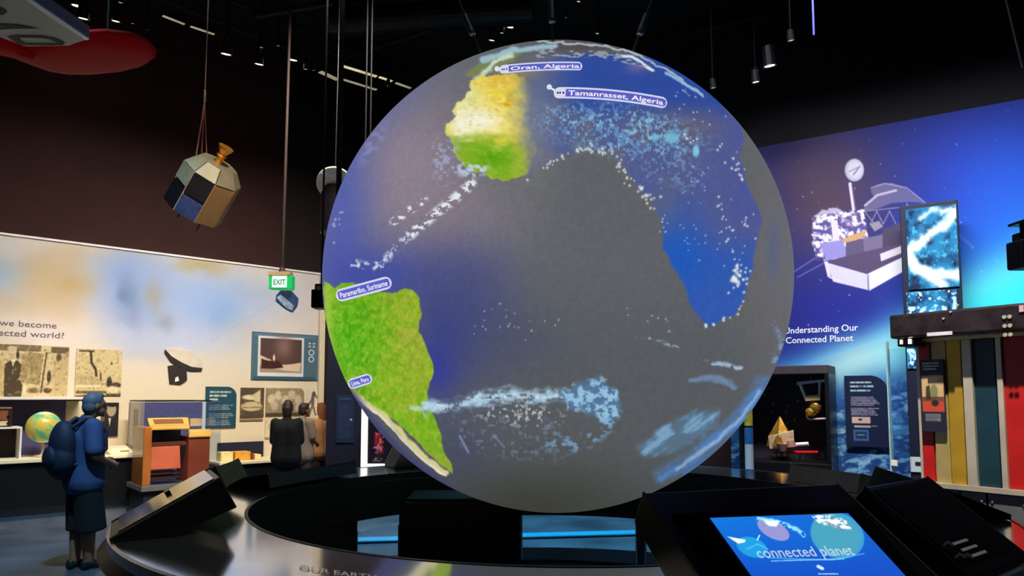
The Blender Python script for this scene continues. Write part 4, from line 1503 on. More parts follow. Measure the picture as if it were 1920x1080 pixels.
# dark header beam
aH0 = K.hit(1667, 610, .25)[0]; aH1 = K.hit(2010, 590, .25)[0]
zH1 = K.hit(1690, 589, .25)[1]; zH0 = K.hit(1690, 634, .25)[1]
HB = mat('header_beam', rgb(40, 34, 40), .35, .2, var=.5, scale=9)
K.hexbox(MB(), aH0, zH0, aH1, zH1, -.45, .25).build('header_beam', HB, kio, bevel=.02)
ha = K.hit(1682, 640, .2)[0]; hb = K.hit(1716, 640, .2)[0]
K.hexbox(MB(), ha, zH0 - .07, hb, zH0, -.1, .2).build('lamp_box', BLACK, kio, bevel=.01)
for x in (1689, 1705):
    a = K.hit(x, 636, .21)[0]
    K.hexbox(MB(), a - .012, zH0 - .05, a + .012, zH0 - .01, .2, .208).build('small_lamp', LAMP if x > 1700 else LAMPD, kio)
a = K.hit(1738, 626, .26)[0]; a2 = K.hit(1785, 624, .26)[0]
K.hexbox(MB(), a, zH0 + .0, a2, zH0 + .03, .25, .262).build('white_trim_strip', mat('pale_blue_trim', rgb(200, 205, 225), .3), kio)
a = K.hit(1912, 600, .26)[0]
K.hexbox(MB(), a, zH0 + .14, a + .03, zH1 - .02, .25, .262).build('maker_plate', mat('plate_print', rgb(190, 150, 160), .4), kio)
rng = random.Random(3)
for r in range(3):
    for c_ in range(2):
        a = K.hit(1884 + c_ * 10, 600, .25)[0]; z = zH1 - .1 - r * .07
        p = K.pt(a, .252, z)
        MB().cyl(p, p + K.n * .01, .016, n=8).build('indicator', SILVER, kio)
for k in range(3):
    a = K.hit(1800 + k * 14 - 30, 600, .25)[0]
    p = K.pt(a, .252, zH0 + .14 + k * .05)
    MB().cyl(p, p + K.n * .01, .01, n=8).build('indicator', SILVER, kio)
# riveted metal lower body
for i, (xa_, xb_) in enumerate(((1737, 1762), (1766, 1800), (1804, 1850), (1854, 1930))):
    a0_ = K.hit(xa_, 960, .03)[0]; a1_ = K.hit(xb_, 960, .03)[0]
    pl_ = K.hexbox(MB(), a0_, .03, a1_, zK0 - .03, -.25, .03).build('metal_plate', GREYM, kio, bevel=.006)
    rv = MB()
    for z in (.12, .35, .6, zK0 - .1):
        for a in (a0_ + .03, a1_ - .03):
            rv.ell(K.pt(a, .032, z), .013, 8, 6)
    rv.build('rivets', STEEL, pl_)
K.hexbox(MB(), aK0 + .02, 0, aK1, .03, -.25, -.01).build('foot', BLACK, kio)


def paint_ksign(c):
    c.C[:] = np.array((34, 34, 56)) / 255
    c.textbars(1732, 681, 1764, 3, 5.5, 2.6, (215, 215, 225))
    c.rect(1729, 704, 1770, 753, (196, 168, 120)); c.blob(1752, 712, 10, 8, (240, 220, 190), .9)
    c.poly([(1737, 725), (1744, 722), (1746, 750), (1736, 750)], (60, 60, 40)); c.ell(1752, 735, 7, 14, (120, 130, 90), .2); c.rect(1729, 744, 1770, 753, (70, 30, 30), .7)
    c.rect(1729, 753, 1770, 772, (186, 72, 52)); c.ell(1753, 756, 7, 6, (40, 40, 40))
    c.rect(1734, 776, 1762, 790, (120, 118, 130)); c.textbars(1735, 779, 1760, 4, 3.4, 1.6, (60, 60, 80))


o = px_panel('graphic_sign', K, 1727, 674, 1771, 809, .06, .02, paint_ksign)
tag(o, 'narrow dark sign with a photo strip, fixed to the red and gold stand', 'sign')

# glass screen left of the kiosk
g = empty('glass_screen', tuple(K.base(1668, 1722, 800, .2)), 0, 'tall clear glass pane standing left of the red and gold stand', 'glass screen')
ga0 = K.hit(1669, 770, .1)[0]; ga1 = aK0 - .02
K.hexbox(MB(), ga0, .03, ga1, zH0 - .08, .09, .105).build('glass_pane', GLASS, g)
K.hexbox(MB(), ga0 - .01, 0, ga0, zH0 - .01, .07, .12).build('edge_profile', mat('pale_blue_profile', rgb(150, 195, 220), .4), g)
K.hexbox(MB(), ga0 - .02, 0, ga1, .03, .05, .14).build('floor_shoe', BLACK, g)
for z in (1.12, .98):
    K.hexbox(MB(), ga0 + .0, z - .03, ga0 + .05, z + .02, .105, .12).build('glass_clamp', WHITE, g)

# white and blue post behind the ring
pp = at_y(1405, 860, 9.2)
post = empty('banner_post', (pp.x, 9.2, 0), 0, 'round white and blue post with yellow top, behind the ring at right of the globe', 'post')
zz = lambda y: at_y(1405, y, 9.2).z
MB().cyl((pp.x, 9.2, 0), (pp.x, 9.2, zz(800)), .055, n=20).build('post_shaft', attr_mat('x_tmp') if False else mat('white_blue_post', rgb(205, 215, 225), .4, var=.2, scale=1.2), post, smooth=False)
MB().cyl((pp.x, 9.2, zz(832)), (pp.x, 9.2, zz(801)), .0565, n=20).build('blue_band', mat('post_blue', rgb(40, 110, 175), .4, var=.15), post)
MB().cyl((pp.x, 9.2, zz(801)), (pp.x, 9.2, zz(798)), .058, n=20).build('black_ring', BLACK, post)
MB().cyl((pp.x, 9.2, zz(798)), (pp.x, 9.2, zz(765)), .055, n=20).build('yellow_top', mat('post_yellow', rgb(200, 180, 60), .4, var=.3), post)
# dark brown partition behind it
pa = at_y(1262, 860, 10.2); pb = at_y(1400, 860, 10.2)
o = MB().box((pa.x, 10.6, 0), (pb.x - .1, 10.7, 2.2)).build('partition', mat('dark_brown_partition', rgb(40, 24, 24), .6), bevel=.01)
tag(o, 'low dark brown partition behind the white and blue post', 'partition')

# loudspeaker hanging at the right edge
sp0 = at_y(1918, 465, 6.6)
spk = empty('loudspeaker', tuple(sp0), 0, 'black loudspeaker hanging in front of the bright cyan mural at right edge', 'loudspeaker')
k = 6.6 / FPX
MB().box((sp0.x - 17 * k, 6.5, sp0.z - 40 * k), (sp0.x + 17 * k, 6.72, sp0.z + 14 * k)).build('cabinet', BLACK, spk, bevel=.02)
MB().box((sp0.x - 11 * k, 6.56, sp0.z + 14 * k), (sp0.x - 3 * k, 6.66, sp0.z + 28 * k)).box((sp0.x - 12 * k, 6.5, sp0.z + 45 * k), (sp0.x + .34, 6.7, sp0.z + 50 * k)).cyl((sp0.x, 6.6, sp0.z + 12 * k), (sp0.x, 6.6, sp0.z + 46 * k), .02, n=8).build('bracket', BLACK, spk)
MB().cyl((sp0.x + .32, 6.6, sp0.z + 48 * k), (sp0.x + .32, 6.6, CEIL), .015, n=8).build('drop_pipe', BLACK, spk)
MB().box((sp0.x - 2 * k, 6.495, sp0.z - 12 * k), (sp0.x + 2 * k, 6.5, sp0.z + 6 * k)).build('badge', SILVER, spk)
# ================================================================== LEFT GALLERY
SEP = (206, 190, 146); DK = (70, 56, 38); MD = (140, 122, 86)


def ph_noise(c, a=.12, s=5, seed=4):
    n = fbm(c.X / s, c.Y / s, 4, seed)
    c.mix(sstep(.55, .8, n) * a * 3, (235, 222, 180)); c.mix(sstep(.45, .2, n) * a * 3, DK)


def photo_a(c):
    c.C[:] = np.array(SEP) / 255
    c.rect(-60, 645, 72, 658, (110, 95, 66), .9); c.rect(92, 648, 128, 660, (80, 66, 44), .8)
    c.poly([(100, 670), (128, 655), (128, 740), (95, 745)], (190, 172, 124), 2)
    c.line([(83, 660), (76, 735)], 1.6, (90, 74, 50))
    c.poly([(36, 665), (52, 660), (78, 662), (74, 700), (72, 722), (34, 716)], (160, 142, 98), 1)
    c.poly([(4, 684), (14, 677), (28, 676), (36, 684), (33, 712), (40, 722), (38, 745), (6, 745)], (72, 60, 42), 1.2)
    c.ell(17, 663, 9, 11, (214, 196, 152), .15); c.ell(17, 654, 9, 5, (200, 190, 160), .2); c.ell(28, 665, 3, 8, (60, 48, 34), .3)
    c.poly([(16, 676), (26, 672), (20, 688)], (235, 225, 190))
    c.poly([(-60, 680), (2, 676), (4, 745), (-60, 745)], (190, 172, 120), 2); c.ell(-30, 690, 12, 16, (80, 66, 46), .2)
    c.ell(90, 706, 4, 12, (70, 56, 40), .3); c.ell(44, 730, 4, 9, (230, 215, 170), .3); c.ell(88, 732, 8, 5, (80, 64, 44), .4); c.ell(62, 732, 12, 5, (120, 100, 66), .5)
    c.ell(108, 668, 5, 8, (90, 74, 50), .4)
    ph_noise(c)


def photo_b(c):
    c.C[:] = np.array((205, 188, 140)) / 255
    c.rect(146, 657, 175, 661, (90, 76, 56), .9)
    c.line([(168, 660), (170, 680), (178, 692), (180, 705)], 2.2, (60, 50, 36)); c.line([(188, 700), (189, 714)], 1.5, (90, 74, 50))
    c.ell(208, 681, 2, 2.5, (70, 60, 46), .3)
    c.poly([(142, 700), (180, 708), (200, 722), (142, 724)], (188, 170, 124), 3)
    c.rect(144, 722, 196, 726, (232, 218, 170)); c.rect(144, 733, 200, 738, (80, 66, 46), .8)
    c.ell(205, 718, 5, 12, (50, 42, 32), .3); c.ell(218, 722, 10, 5, (60, 50, 40), .4); c.ell(212, 730, 14, 6, (230, 216, 172), .4); c.rect(200, 738, 228, 742, (50, 42, 32), .8)
    ph_noise(c, .1, 4, 8)


def photo_c(c):
    c.C[:] = np.array((36, 34, 34)) / 255
    c.ell(208, 768, 9, 13, (170, 150, 130), .15); c.ell(209, 758, 10, 5, (24, 20, 20), .3)
    c.poly([(190, 818), (196, 790), (205, 782), (212, 790), (214, 818)], (28, 30, 40), 2); c.poly([(203, 784), (208, 784), (206, 800)], (210, 200, 190))
    c.rect(188, 755, 196, 790, (150, 130, 110), .5)


def photo_tv(c):
    c.C[:] = np.array((78, 108, 124)) / 255
    c.rect(476, 628, 592, 632, (96, 130, 146), .8); c.rect(476, 706, 592, 712, (50, 84, 102), .8)
    c.rect(483, 632, 568, 706, (222, 222, 218)); c.rect(487, 636, 564, 699, (84, 62, 58))
    c.blob(530, 650, 16, 22, (140, 108, 100), .9); c.poly([(487, 668), (506, 674), (520, 686), (563, 680), (563, 696), (520, 694), (487, 690)], (222, 196, 160), 1.5, warp=2)
    c.poly([(490, 674), (522, 678), (530, 690), (500, 696), (488, 690)], (64, 36, 30), 1.5, warp=3); c.ell(512, 672, 2, 6, (235, 210, 190), .4)
    c.rect(487, 692, 563, 699, (216, 204, 180), .6)
    for y in (640, 646):
        c.rect(577, y, 582, y + 3, (190, 205, 205)); c.rect(585, y, 590, y + 3, (190, 205, 205))
    c.ell(583, 659, 6, 6, (190, 205, 205), .1); c.ell(583, 659, 3.5, 3.5, (70, 100, 118), .15)
    c.ell(583, 672, 6, 6, (190, 205, 205), .1); c.ell(583, 672, 3.5, 3.5, (70, 100, 118), .15)
    c.textbars(577, 688, 592, 3, 5, 1.4, (90, 122, 138), .7)


def info_l(c):
    c.C[:] = np.array((30, 76, 92)) / 255
    for y, xe in ((735, 433), (742, 428), (749, 412)):
        c.textbars(392, y, xe, 1, 6, 3.6, (214, 220, 200), seed=y)
    for y in (760, 776, 789):
        c.textbars(392, y, 438, 3, 3.6, 2.4, (150, 150, 150), .85, y)


def photo_d(c):
    c.C[:] = np.array((84, 70, 52)) / 255
    c.ell(472, 762, 20, 9, (200, 184, 140), .15); c.ell(470, 745, 16, 5, (226, 214, 174), .3); c.poly([(474, 740), (488, 730), (488, 755), (476, 752)], (214, 198, 156), 1.5)
    c.line([(456, 764), (490, 764)], .8, (110, 94, 66)); ph_noise(c, .08, 4, 3)


def photo_e(c):
    c.C[:] = np.array((214, 200, 158)) / 255
    c.rect(498, 728, 570, 774, (130, 116, 84), .8)
    for i, (x, y) in enumerate(((508, 748), (520, 742), (534, 750), (546, 740), (558, 750), (514, 760), (542, 760), (560, 764))):
        c.ell(x, y, 7, 9, (214 - i * 4, 198 - i * 4, 158), .3)
    c.rect(498, 774, 570, 782, (78, 64, 48)); c.rect(498, 782, 570, 820, (222, 208, 168)); ph_noise(c, .07, 5, 5)


def photo_f(c):
    c.C[:] = np.array((224, 212, 180)) / 255
    c.ell(586, 752, 3, 14, (110, 100, 90), .3); c.line([(578, 760), (590, 740), (594, 746)], 1.6, (100, 90, 84)); c.ell(588, 738, 3, 4, (80, 72, 70), .3); c.line([(584, 764), (580, 780)], 1.6, (120, 110, 100)); c.line([(588, 764), (592, 778)], 1.6, (120, 110, 100))


OW = .145
for nm, x0, y0, x1, y1, fn, lab, cat, rtr in [
    ('wall_photo', -62, 646, 128, 744, photo_a, 'large sepia photo of a suited man beside a tall board, cut by left edge', 'photo', 0),
    ('wall_photo', 142, 655, 228, 741, photo_b, 'square sepia photo of a rocket launch site above the man with backpack', 'photo', 0),
    ('wall_photo', 189, 755, 222, 818, photo_c, 'small dark portrait photo just right of the backpacked man', 'photo', 0),
    ('television_graphic', 472, 625, 597, 712, photo_tv, 'blue-grey wall graphic of an old television with round knobs', 'wall graphic', 0),
    ('information_panel', 385, 725, 443, 802, info_l, 'teal text panel with one rounded corner on the cream wall', 'information panel', .16),
    ('wall_photo', 451, 727, 495, 782, photo_d, 'small dark sepia photo of a pale aircraft right of the teal text panel', 'photo', 0),
    ('wall_photo', 498, 727, 570, 820, photo_e, 'sepia group photo with caption panel behind the woman in black', 'photo', .12),
    ('wall_photo', 575, 729, 602, 790, photo_f, 'pale narrow picture of a running figure at the right end of the cream wall', 'photo', 0),
]:
    o = px_panel(nm, LW, x0, y0, x1, y1, OW, .02, fn, dens=1.4, round_tr=rtr)
    tag(o, lab, cat)
o = LW.pxbox(MB(), 450, 786, 493, 789, .12, .14).build('caption_strip', mat('caption_brown', rgb(120, 104, 80), .6))
tag(o, 'thin brown caption strip under the small aircraft photo', 'caption strip')

# cut-out graphics of a ground antenna and a faceted satellite


def lw_poly(pts, o0, o1):
    P = [LW.pt(*(lambda h: (h[0], o1, h[1]))(LW.hit(x, y, o1))) for x, y in pts]
    return MB().prism(P, -LW.n * (o1 - o0))


dg = empty('antenna_graphic', tuple(LW.base(308, 380, 720, .13, LW.hit(344, 722, .13)[1])), 0, 'black and white cut-out picture of a ground dish antenna on cream wall', 'wall graphic')
arcp = [(310, 655), (322, 668), (340, 679), (360, 688), (380, 690)]
arcq = [(378, 695), (358, 695), (337, 689), (320, 677), (309, 661)]
lw_poly(arcp + arcq, .121, .15).build('dish_rim', mat('print_black', rgb(40, 32, 28), .6), dg)
lw_poly([(310, 655), (335, 652), (362, 660), (380, 680), (380, 690), (360, 688), (340, 679), (322, 668)], .121, .145).build('dish_inside', mat('print_pale', rgb(214, 204, 184), .6, var=.1, scale=8), dg)
lw_poly([(315, 686), (330, 684), (350, 693), (351, 712), (338, 720), (318, 718)], .121, .15).build('antenna_base', MATS['print_black'], dg)
lw_poly([(329, 708), (334, 706), (336, 714), (328, 716)], .15, .153).build('base_window', WHITE, dg)
tg = empty('satellite_graphic', tuple(LW.base(517, 561, 585, .13, LW.hit(540, 585, .13)[1])), 0, 'small blue faceted satellite cut-out on the wall below the exit sign', 'wall graphic')
lw_poly([(519, 553), (528, 543), (546, 544), (560, 560), (558, 573), (549, 584), (536, 578), (518, 563)], .121, .15).build('satellite_body', mat('print_blue', rgb(40, 74, 112), .6, var=.3, scale=6), tg)
lw_poly([(519, 558), (526, 552), (551, 573), (548, 583), (536, 577)], .15, .156).build('lower_facets', mat('print_pale_blue', rgb(140, 165, 195), .6, var=.4, scale=14), tg)
lw_poly([(521, 552), (529, 545), (545, 546), (548, 556), (535, 562)], .15, .154).build('upper_facets', mat('print_navy', rgb(24, 40, 74), .6, var=.3, scale=14), tg)

# long cream counter on dark base
cz = .89
cn = empty('display_counter', tuple(LW.base(-80, 262, 865, .6)), 0, 'long low display counter with cream top and black base along the left wall', 'counter')
ca0 = LW.hit(-160, 865, 1.1)[0]; ca1 = LW.hit(268, 868, 1.1)[0]
LW.hexbox(MB(), ca0, cz - .045, ca1, cz, .21, 1.1).build('counter_top', CREAM, cn, bevel=.005)
LW.hexbox(MB(), ca0, .26, ca1, cz - .045, .21, 1.05).build('base_cabinet', BLACK, cn)
LW.hexbox(MB(), ca0, 0, ca1, .26, .21, .95).build('kick_plate', GREYM, cn)
cn2 = empty('display_counter', tuple(LW.base(415, 500, 865, .6)), 0, 'short counter with cream top and navy back beside the woman in black', 'counter')
cb0 = LW.hit(412, 862, .95)[0]; cb1 = LW.hit(600, 862, .95)[0]
zc2 = LW.hit(455, 866, .95)[1]
LW.hexbox(MB(), cb0, zc2 - .04, cb1, zc2, .13, .95).build('counter_top', CREAM, cn2, bevel=.005)
LW.hexbox(MB(), cb0, 0, cb1, zc2 - .04, .13, .9).build('base_cabinet', BLACK, cn2)
zb2 = LW.hit(455, 829, .2)[1]
LW.hexbox(MB(), LW.hit(410, 840, .2)[0], zc2, LW.hit(494, 840, .2)[0], zb2, .13, .2).build('back_panel', NAVY, cn2)
for i, (x0, x1, y0, y1, m_) in enumerate(((415, 437, 848, 864, 'cream_parts'), (441, 470, 847, 865, 'ochre_box'), (472, 476, 850, 865, 'rust_box'), (478, 490, 852, 862, 'cream_parts'))):
    colr = {'cream_parts': rgb(235, 215, 150), 'ochre_box': rgb(220, 160, 60), 'rust_box': rgb(150, 60, 30)}[m_]
    b_ = LW.pxbox(MB(), x0, y0, x1, y1, .45, .68, z0=zc2)
    o = b_.build('instrument_box', mat(m_, colr, .5, var=.2, scale=8), bevel=.006)
    tag(o, ['pale cream instrument box at left end of the short counter', 'ochre yellow box in the middle of the short counter', 'narrow rust red box beside the ochre box', 'small cream box at right end of the short counter'][i], 'box')

# purple niche, shelf and things on the counter
nk = empty('wall_niche', tuple(LW.base(-80, 146, 800, .2, cz)), 0, 'purple-grey felt backed display niche with white top ledge above the counter', 'display niche')
na0 = LW.hit(-160, 800, .2)[0]; na1 = LW.hit(122, 800, .2)[0]; na2 = LW.hit(146, 800, .2)[0]
nz1 = LW.hit(60, 752, .2)[1]
LW.hexbox(MB(), na0, cz, na1, nz1, .13, .2).build('felt_back', PURPLE, nk)
LW.hexbox(MB(), na1, cz, na2, nz1, .13, .2).build('cream_side', CREAM, nk)
LW.hexbox(MB(), na0, nz1, na2, nz1 + .02, .13, .55).build('shadow_strip', BLACK, nk)  # black strip stands in for the shadow under the ledge
LW.hexbox(MB(), na0, nz1 + .02, na2, nz1 + .06, .13, .56).build('top_ledge', WHITE, nk, bevel=.004)

rc = empty('display_riser', tuple(LW.base(-20, 42, 845, .65, cz)), 0, 'white-edged open riser box on the counter carrying the old radio', 'riser')
ra0 = LW.hit(-60, 820, .9)[0]; ra1 = LW.hit(41, 820, .9)[0]; rz = LW.hit(20, 801, .9)[1]
LW.hexbox(MB(), ra0, rz - .02, ra1, rz, .45, .9).build('riser_top', WHITE, rc)
LW.hexbox(MB(), ra1 - .02, cz, ra1, rz - .02, .45, .9).build('riser_side', WHITE, rc)
LW.hexbox(MB(), ra0, cz, ra1 - .02, rz - .02, .45, .5).build('riser_back', mat('dark_brown_back', rgb(40, 30, 34), .7), rc)
rd = empty('old_radio', tuple(LW.base(-20, 24, 800, .65, rz)), 0, 'old brown wooden radio with lit cream dial at the left edge', 'radio')
da0 = LW.hit(-50, 780, .8)[0]; da1 = LW.hit(24, 780, .8)[0]; dz = LW.hit(10, 763, .8)[1]
LW.hexbox(MB(), da0, rz, da1, dz, .55, .8).build('radio_case', mat('dark_radio_wood', rgb(50, 28, 20), .4), rd, bevel=.02)
LW.hexbox(MB(), da0 + .05, rz + .09, LW.hit(15, 780, .8)[0], dz - .05, .8, .81).build('speaker_cloth', mat('radio_cloth', rgb(130, 76, 40), .8, var=.25, scale=20), rd)
LW.hexbox(MB(), da0 + .05, rz + .02, LW.hit(15, 780, .8)[0], rz + .08, .8, .812).build('tuning_dial', mat('radio_dial', rgb(205, 190, 150), .4), rd)
for k in range(2):
    p = LW.pt(da1 - .05, .8, rz + .05 + k * .09)
    MB().cyl(p, p + LW.n * .025, .016, n=10).build('knob', BLACK, rd)

# small toy globe
tz = LW.pt(*(lambda h: (h[0], .7, h[1]))(LW.hit(82, 801, .7)))
tr_ = (LW.hit(112, 801, .7)[0] - LW.hit(52, 801, .7)[0]) / 2 * 1.0
tgr = (at_y(112, 801, tz.y) - at_y(52, 801, tz.y)).length / 2
tg2 = empty('tabletop_globe', (tz.x, tz.y, cz), 0, 'small green and yellow globe on a stand, on the cream counter', 'globe')
mb = MB()
us = np.linspace(0, 2 * PI, 49)[:-1]; vs_ = np.linspace(0.001, PI - .001, 25)
pts = np.array([(math.sin(v) * math.cos(u), math.sin(v) * math.sin(u), math.cos(v)) for v in vs_ for u in us])
n1 = fbm(pts[:, 0] * 2.2 + 5, pts[:, 2] * 2.2 + pts[:, 1] * 1.3 + 5, 4, 21)
cc = Cv(pts[:, 0], pts[:, 1], (96, 190, 150))
cc.mix(sstep(.48, .54, n1), (205, 200, 90)); cc.mix(sstep(.6, .68, n1) * .7, (230, 170, 80)); cc.mix(sstep(.8, .92, np.abs(pts[:, 2])), (225, 235, 205))
mb.v = [tuple(tz + Vector(p) * tgr * .97) for p in pts]
for j in range(24):
    for i in range(48):
        mb.f.append((j * 48 + i, (j + 1) * 48 + i, (j + 1) * 48 + (i + 1) % 48, j * 48 + (i + 1) % 48))
mb.build('globe_ball', attr_mat('printed_globe', .25), tg2, smooth=True, col=cc.out(), recalc=False)
MB().lathe([(.0, 0), (.11, 0), (.11, .015), (.03, .03), (.018, .05), (.018, tz.z - cz - tgr)], (tz.x, tz.y, cz), 20).build('stand', mat('globe_stand_cream', rgb(190, 170, 130), .4), tg2, smooth=True)
am = MB(); pr = None
for t in np.linspace(-PI / 2, PI / 2, 15):
    p = tz + LW.u * (math.cos(t) * tgr * 1.06) + Vector((0, 0, math.sin(t) * tgr * 1.06))
    if pr is not None: am.cyl(pr, p, .008, n=6)
    pr = p
am.build('meridian_arm', BLACK, tg2)

# slanted cream reader board on the counter
ra = LW.hit(206, 870, 1.06)[0]; rb = LW.hit(252, 872, 1.06)[0]; rzt = LW.hit(230, 835, .55)[1]
ro_ = empty('reader_board', tuple(LW.base(206, 252, 872, .8, cz)), 0, 'slanted cream reader board on the counter right of the backpacked man', 'reader board')
P = lambda a, o, z: LW.pt(a, o, z)
MB().hexa([P(ra, 1.06, cz + .0), P(rb, 1.06, cz), P(rb, .55, cz), P(ra, .55, cz), P(ra, 1.06, cz + .02), P(rb, 1.06, cz + .02), P(rb, .55, rzt), P(ra, .55, rzt)]).build('board', CREAM, ro_)
MB().hexa([P(rb, 1.08, cz + .0), P(rb + .05, 1.08, cz), P(rb + .05, .53, cz), P(rb, .53, cz), P(rb, 1.08, cz + .03), P(rb + .05, 1.08, cz + .03), P(rb + .05, .53, rzt + .02), P(rb, .53, rzt + .02)]).build('dark_edge', mat('dark_maroon_edge', rgb(46, 26, 28), .5), ro_)
za = cz + .02 + (rzt - cz - .02) * .15; zb_ = cz + .02 + (rzt - cz - .02) * .3
MB().hexa([P(rb - .16, .985, za + .002), P(rb - .05, .985, za + .002), P(rb - .05, .91, zb_ + .002), P(rb - .16, .91, zb_ + .002), P(rb - .16, .985, za + .006), P(rb - .05, .985, za + .006), P(rb - .05, .91, zb_ + .006), P(rb - .16, .91, zb_ + .006)]).build('small_caption', mat('caption_ochre', rgb(120, 104, 70), .6), ro_)

# glass case with the wooden control desk
gc_ = empty('glass_case', tuple(LW.base(262, 412, 960, 1.5)), 0, 'large glass display case on a dark plinth holding an orange wooden desk', 'display case')
ga = LW.hit(266, 900, 1.95)[0]; gb = LW.hit(412, 900, 1.95)[0]
gz0 = LW.hit(330, 908, 1.95)[1]; gz1 = LW.hit(330, 753, 1.95)[1]
LW.hexbox(MB(), ga, gz0 - .07, gb, gz0, 1.14, 1.95).build('plinth_top', mat('case_plinth_grey', rgb(96, 92, 88), .4), gc_, bevel=.005)
LW.hexbox(MB(), ga + .04, 0, gb - .04, gz0 - .07, 1.18, 1.9).build('plinth', mat('case_plinth_dark', rgb(34, 32, 38), .5), gc_)
LW.hexbox(MB(), ga, gz0, gb, gz1, 1.938, 1.95).build('glass_front', GLASS, gc_)
LW.hexbox(MB(), gb - .012, gz0, gb, gz1, 1.14, 1.937).build('glass_side', GLASS, gc_)
LW.hexbox(MB(), ga, gz0, ga + .012, gz1, 1.14, 1.937).build('glass_side', GLASS, gc_)
for q_, (aa, ab, oa, ob) in enumerate(((ga, LW.hit(398, 753, 1.95)[0], 1.93, 1.95), (ga, LW.hit(398, 753, 1.95)[0], 1.14, 1.16), (ga, ga + .02, 1.16, 1.93))):
    LW.hexbox(MB(), aa, gz1, ab, gz1 + .02, oa, ob).build('top_frame', BLACK, gc_)
# purple screen panel behind the case
bp = empty('back_screen', tuple(LW.base(243, 384, 800, .4)), 0, 'purple-grey felt screen with pale frame standing behind the glass case', 'screen')
ba = LW.hit(262, 800, .45)[0]; bb = LW.hit(378, 800, .45)[0]; bz = LW.hit(320, 754, .45)[1]
LW.hexbox(MB(), ba, 0, bb, bz, .38, .45).build('felt_panel', PURPLE, bp)
LW.hexbox(MB(), bb, 0, bb + .05, bz, .36, .47).build('frame_post', WHITE, bp)
LW.hexbox(MB(), LW.hit(243, 800, .45)[0], cz + .002, ba, bz, .36, .47).build('grey_side_panel', mat('beige_grey', rgb(120, 112, 96), .6), bp)
LW.hexbox(MB(), LW.hit(250, 800, .48)[0], 1.15, LW.hit(259, 800, .48)[0], bz - .1, .47, .48).build('dark_slot', mat('maroon_slot', rgb(60, 30, 34), .6), bp)

dk = empty('control_desk', tuple(LW.base(268, 396, 905, 1.5, gz0)), 0, 'orange wooden control desk with sloping front inside the glass case', 'desk')
OF = 1.85
A = lambda x, o=OF: LW.hit(x, 850, o)[0]
Z = lambda y, o=OF, x=320: LW.hit(x, y, o)[1]
# side panel, left
LW.hexbox(MB(), A(268), gz0, A(284), Z(800), 1.3, OF).build('side_panel', WOOD, dk, bevel=.006)
# sloping honey top with slot
MB().hexa([P(A(280), OF, Z(806)), P(A(354), OF, Z(806)), P(A(350, 1.3), 1.3, Z(783, 1.3) - .03), P(A(274, 1.3), 1.3, Z(783, 1.3) - .03),
           P(A(280), OF, Z(802)), P(A(354), OF, Z(802)), P(A(350, 1.3), 1.3, Z(783, 1.3)), P(A(274, 1.3), 1.3, Z(783, 1.3))]).build('sloping_top', WOODT, dk, bevel=.006)


def top_pt(x, f, lift=0):
    z = Z(802) + (Z(783, 1.3) - Z(802)) * f
    return P(A(x, OF + (1.3 - OF) * f), OF + (1.3 - OF) * f, z + lift)


MB().hexa([top_pt(288, .38, .001), top_pt(343, .38, .001), top_pt(340, .8, .001), top_pt(284, .8, .001), top_pt(288, .38, .008), top_pt(343, .38, .008), top_pt(340, .8, .008), top_pt(284, .8, .008)]).build('slot_recess', mat('slot_brown', rgb(120, 74, 30), .5), dk)
LW.hexbox(MB(), A(284), Z(836), A(352), Z(806), 1.3, 1.5).build('dark_recess', mat('recess_dark', rgb(44, 22, 18), .5), dk)
LW.hexbox(MB(), A(284), Z(836), A(352), Z(829), 1.5, OF - .08).build('writing_ledge', mat('ledge_brown', rgb(100, 52, 30), .4), dk)
MB().hexa([P(A(278), OF, Z(879)), P(A(340), OF, Z(879)), P(A(340), 1.5, Z(879)), P(A(278), 1.5, Z(879)),
           P(A(284), OF - .08, Z(837)), P(A(340), OF - .08, Z(837)), P(A(340), 1.5, Z(837)), P(A(284), 1.5, Z(837))]).build('front_panel', RUST, dk, bevel=.006)
for y in (884, 892):
    LW.hexbox(MB(), A(284), Z(y + 5), A(340), Z(y + 1), 1.4, OF - .03).build('lower_rail', mat('rail_brown', rgb(70, 34, 26), .45), dk)
# cabinet on the right with honey lid
LW.hexbox(MB(), A(354), gz0, A(394), Z(820), 1.3, OF - .02).build('side_cabinet', mat('red_brown_wood', rgb(140, 62, 38), .4, var=.15, scale=4), dk, bevel=.006)
MB().hexa([P(A(353), OF, Z(822)), P(A(395), OF, Z(822)), P(A(394, 1.3), 1.3, Z(806, 1.3) - .03), P(A(352, 1.3), 1.3, Z(806, 1.3) - .03),
           P(A(353), OF, Z(818)), P(A(395), OF, Z(818)), P(A(394, 1.3), 1.3, Z(806, 1.3)), P(A(352, 1.3), 1.3, Z(806, 1.3))]).build('cabinet_lid', WOODT, dk, bevel=.006)
LW.hexbox(MB(), A(355, 1.2), Z(800, 1.2), A(377, 1.2), Z(786, 1.2), 1.05, 1.2).build('paper_stack', mat('paper_tan', rgb(190, 165, 120), .7), dk)

# navy partition with faint text panel, and the white-framed display
pt = empty('partition_wall', tuple(at_y(650, 860, 11.0) * 1), 0, 'dark navy partition with a faint text panel left of the globe', 'partition')
pt.location = (at_y(650, 860, 11.0).x, 11.0, 0); pt['wl'] = list(pt.location)
xx = lambda px, Y: at_y(px, 700, Y).x
zy = lambda py, Y: at_y(700, py, Y).z
MB().box((xx(613, 11), 11.0, 0), (xx(800, 11), 11.15, zy(622, 11))).build('partition_body', NAVY, pt, bevel=.01)


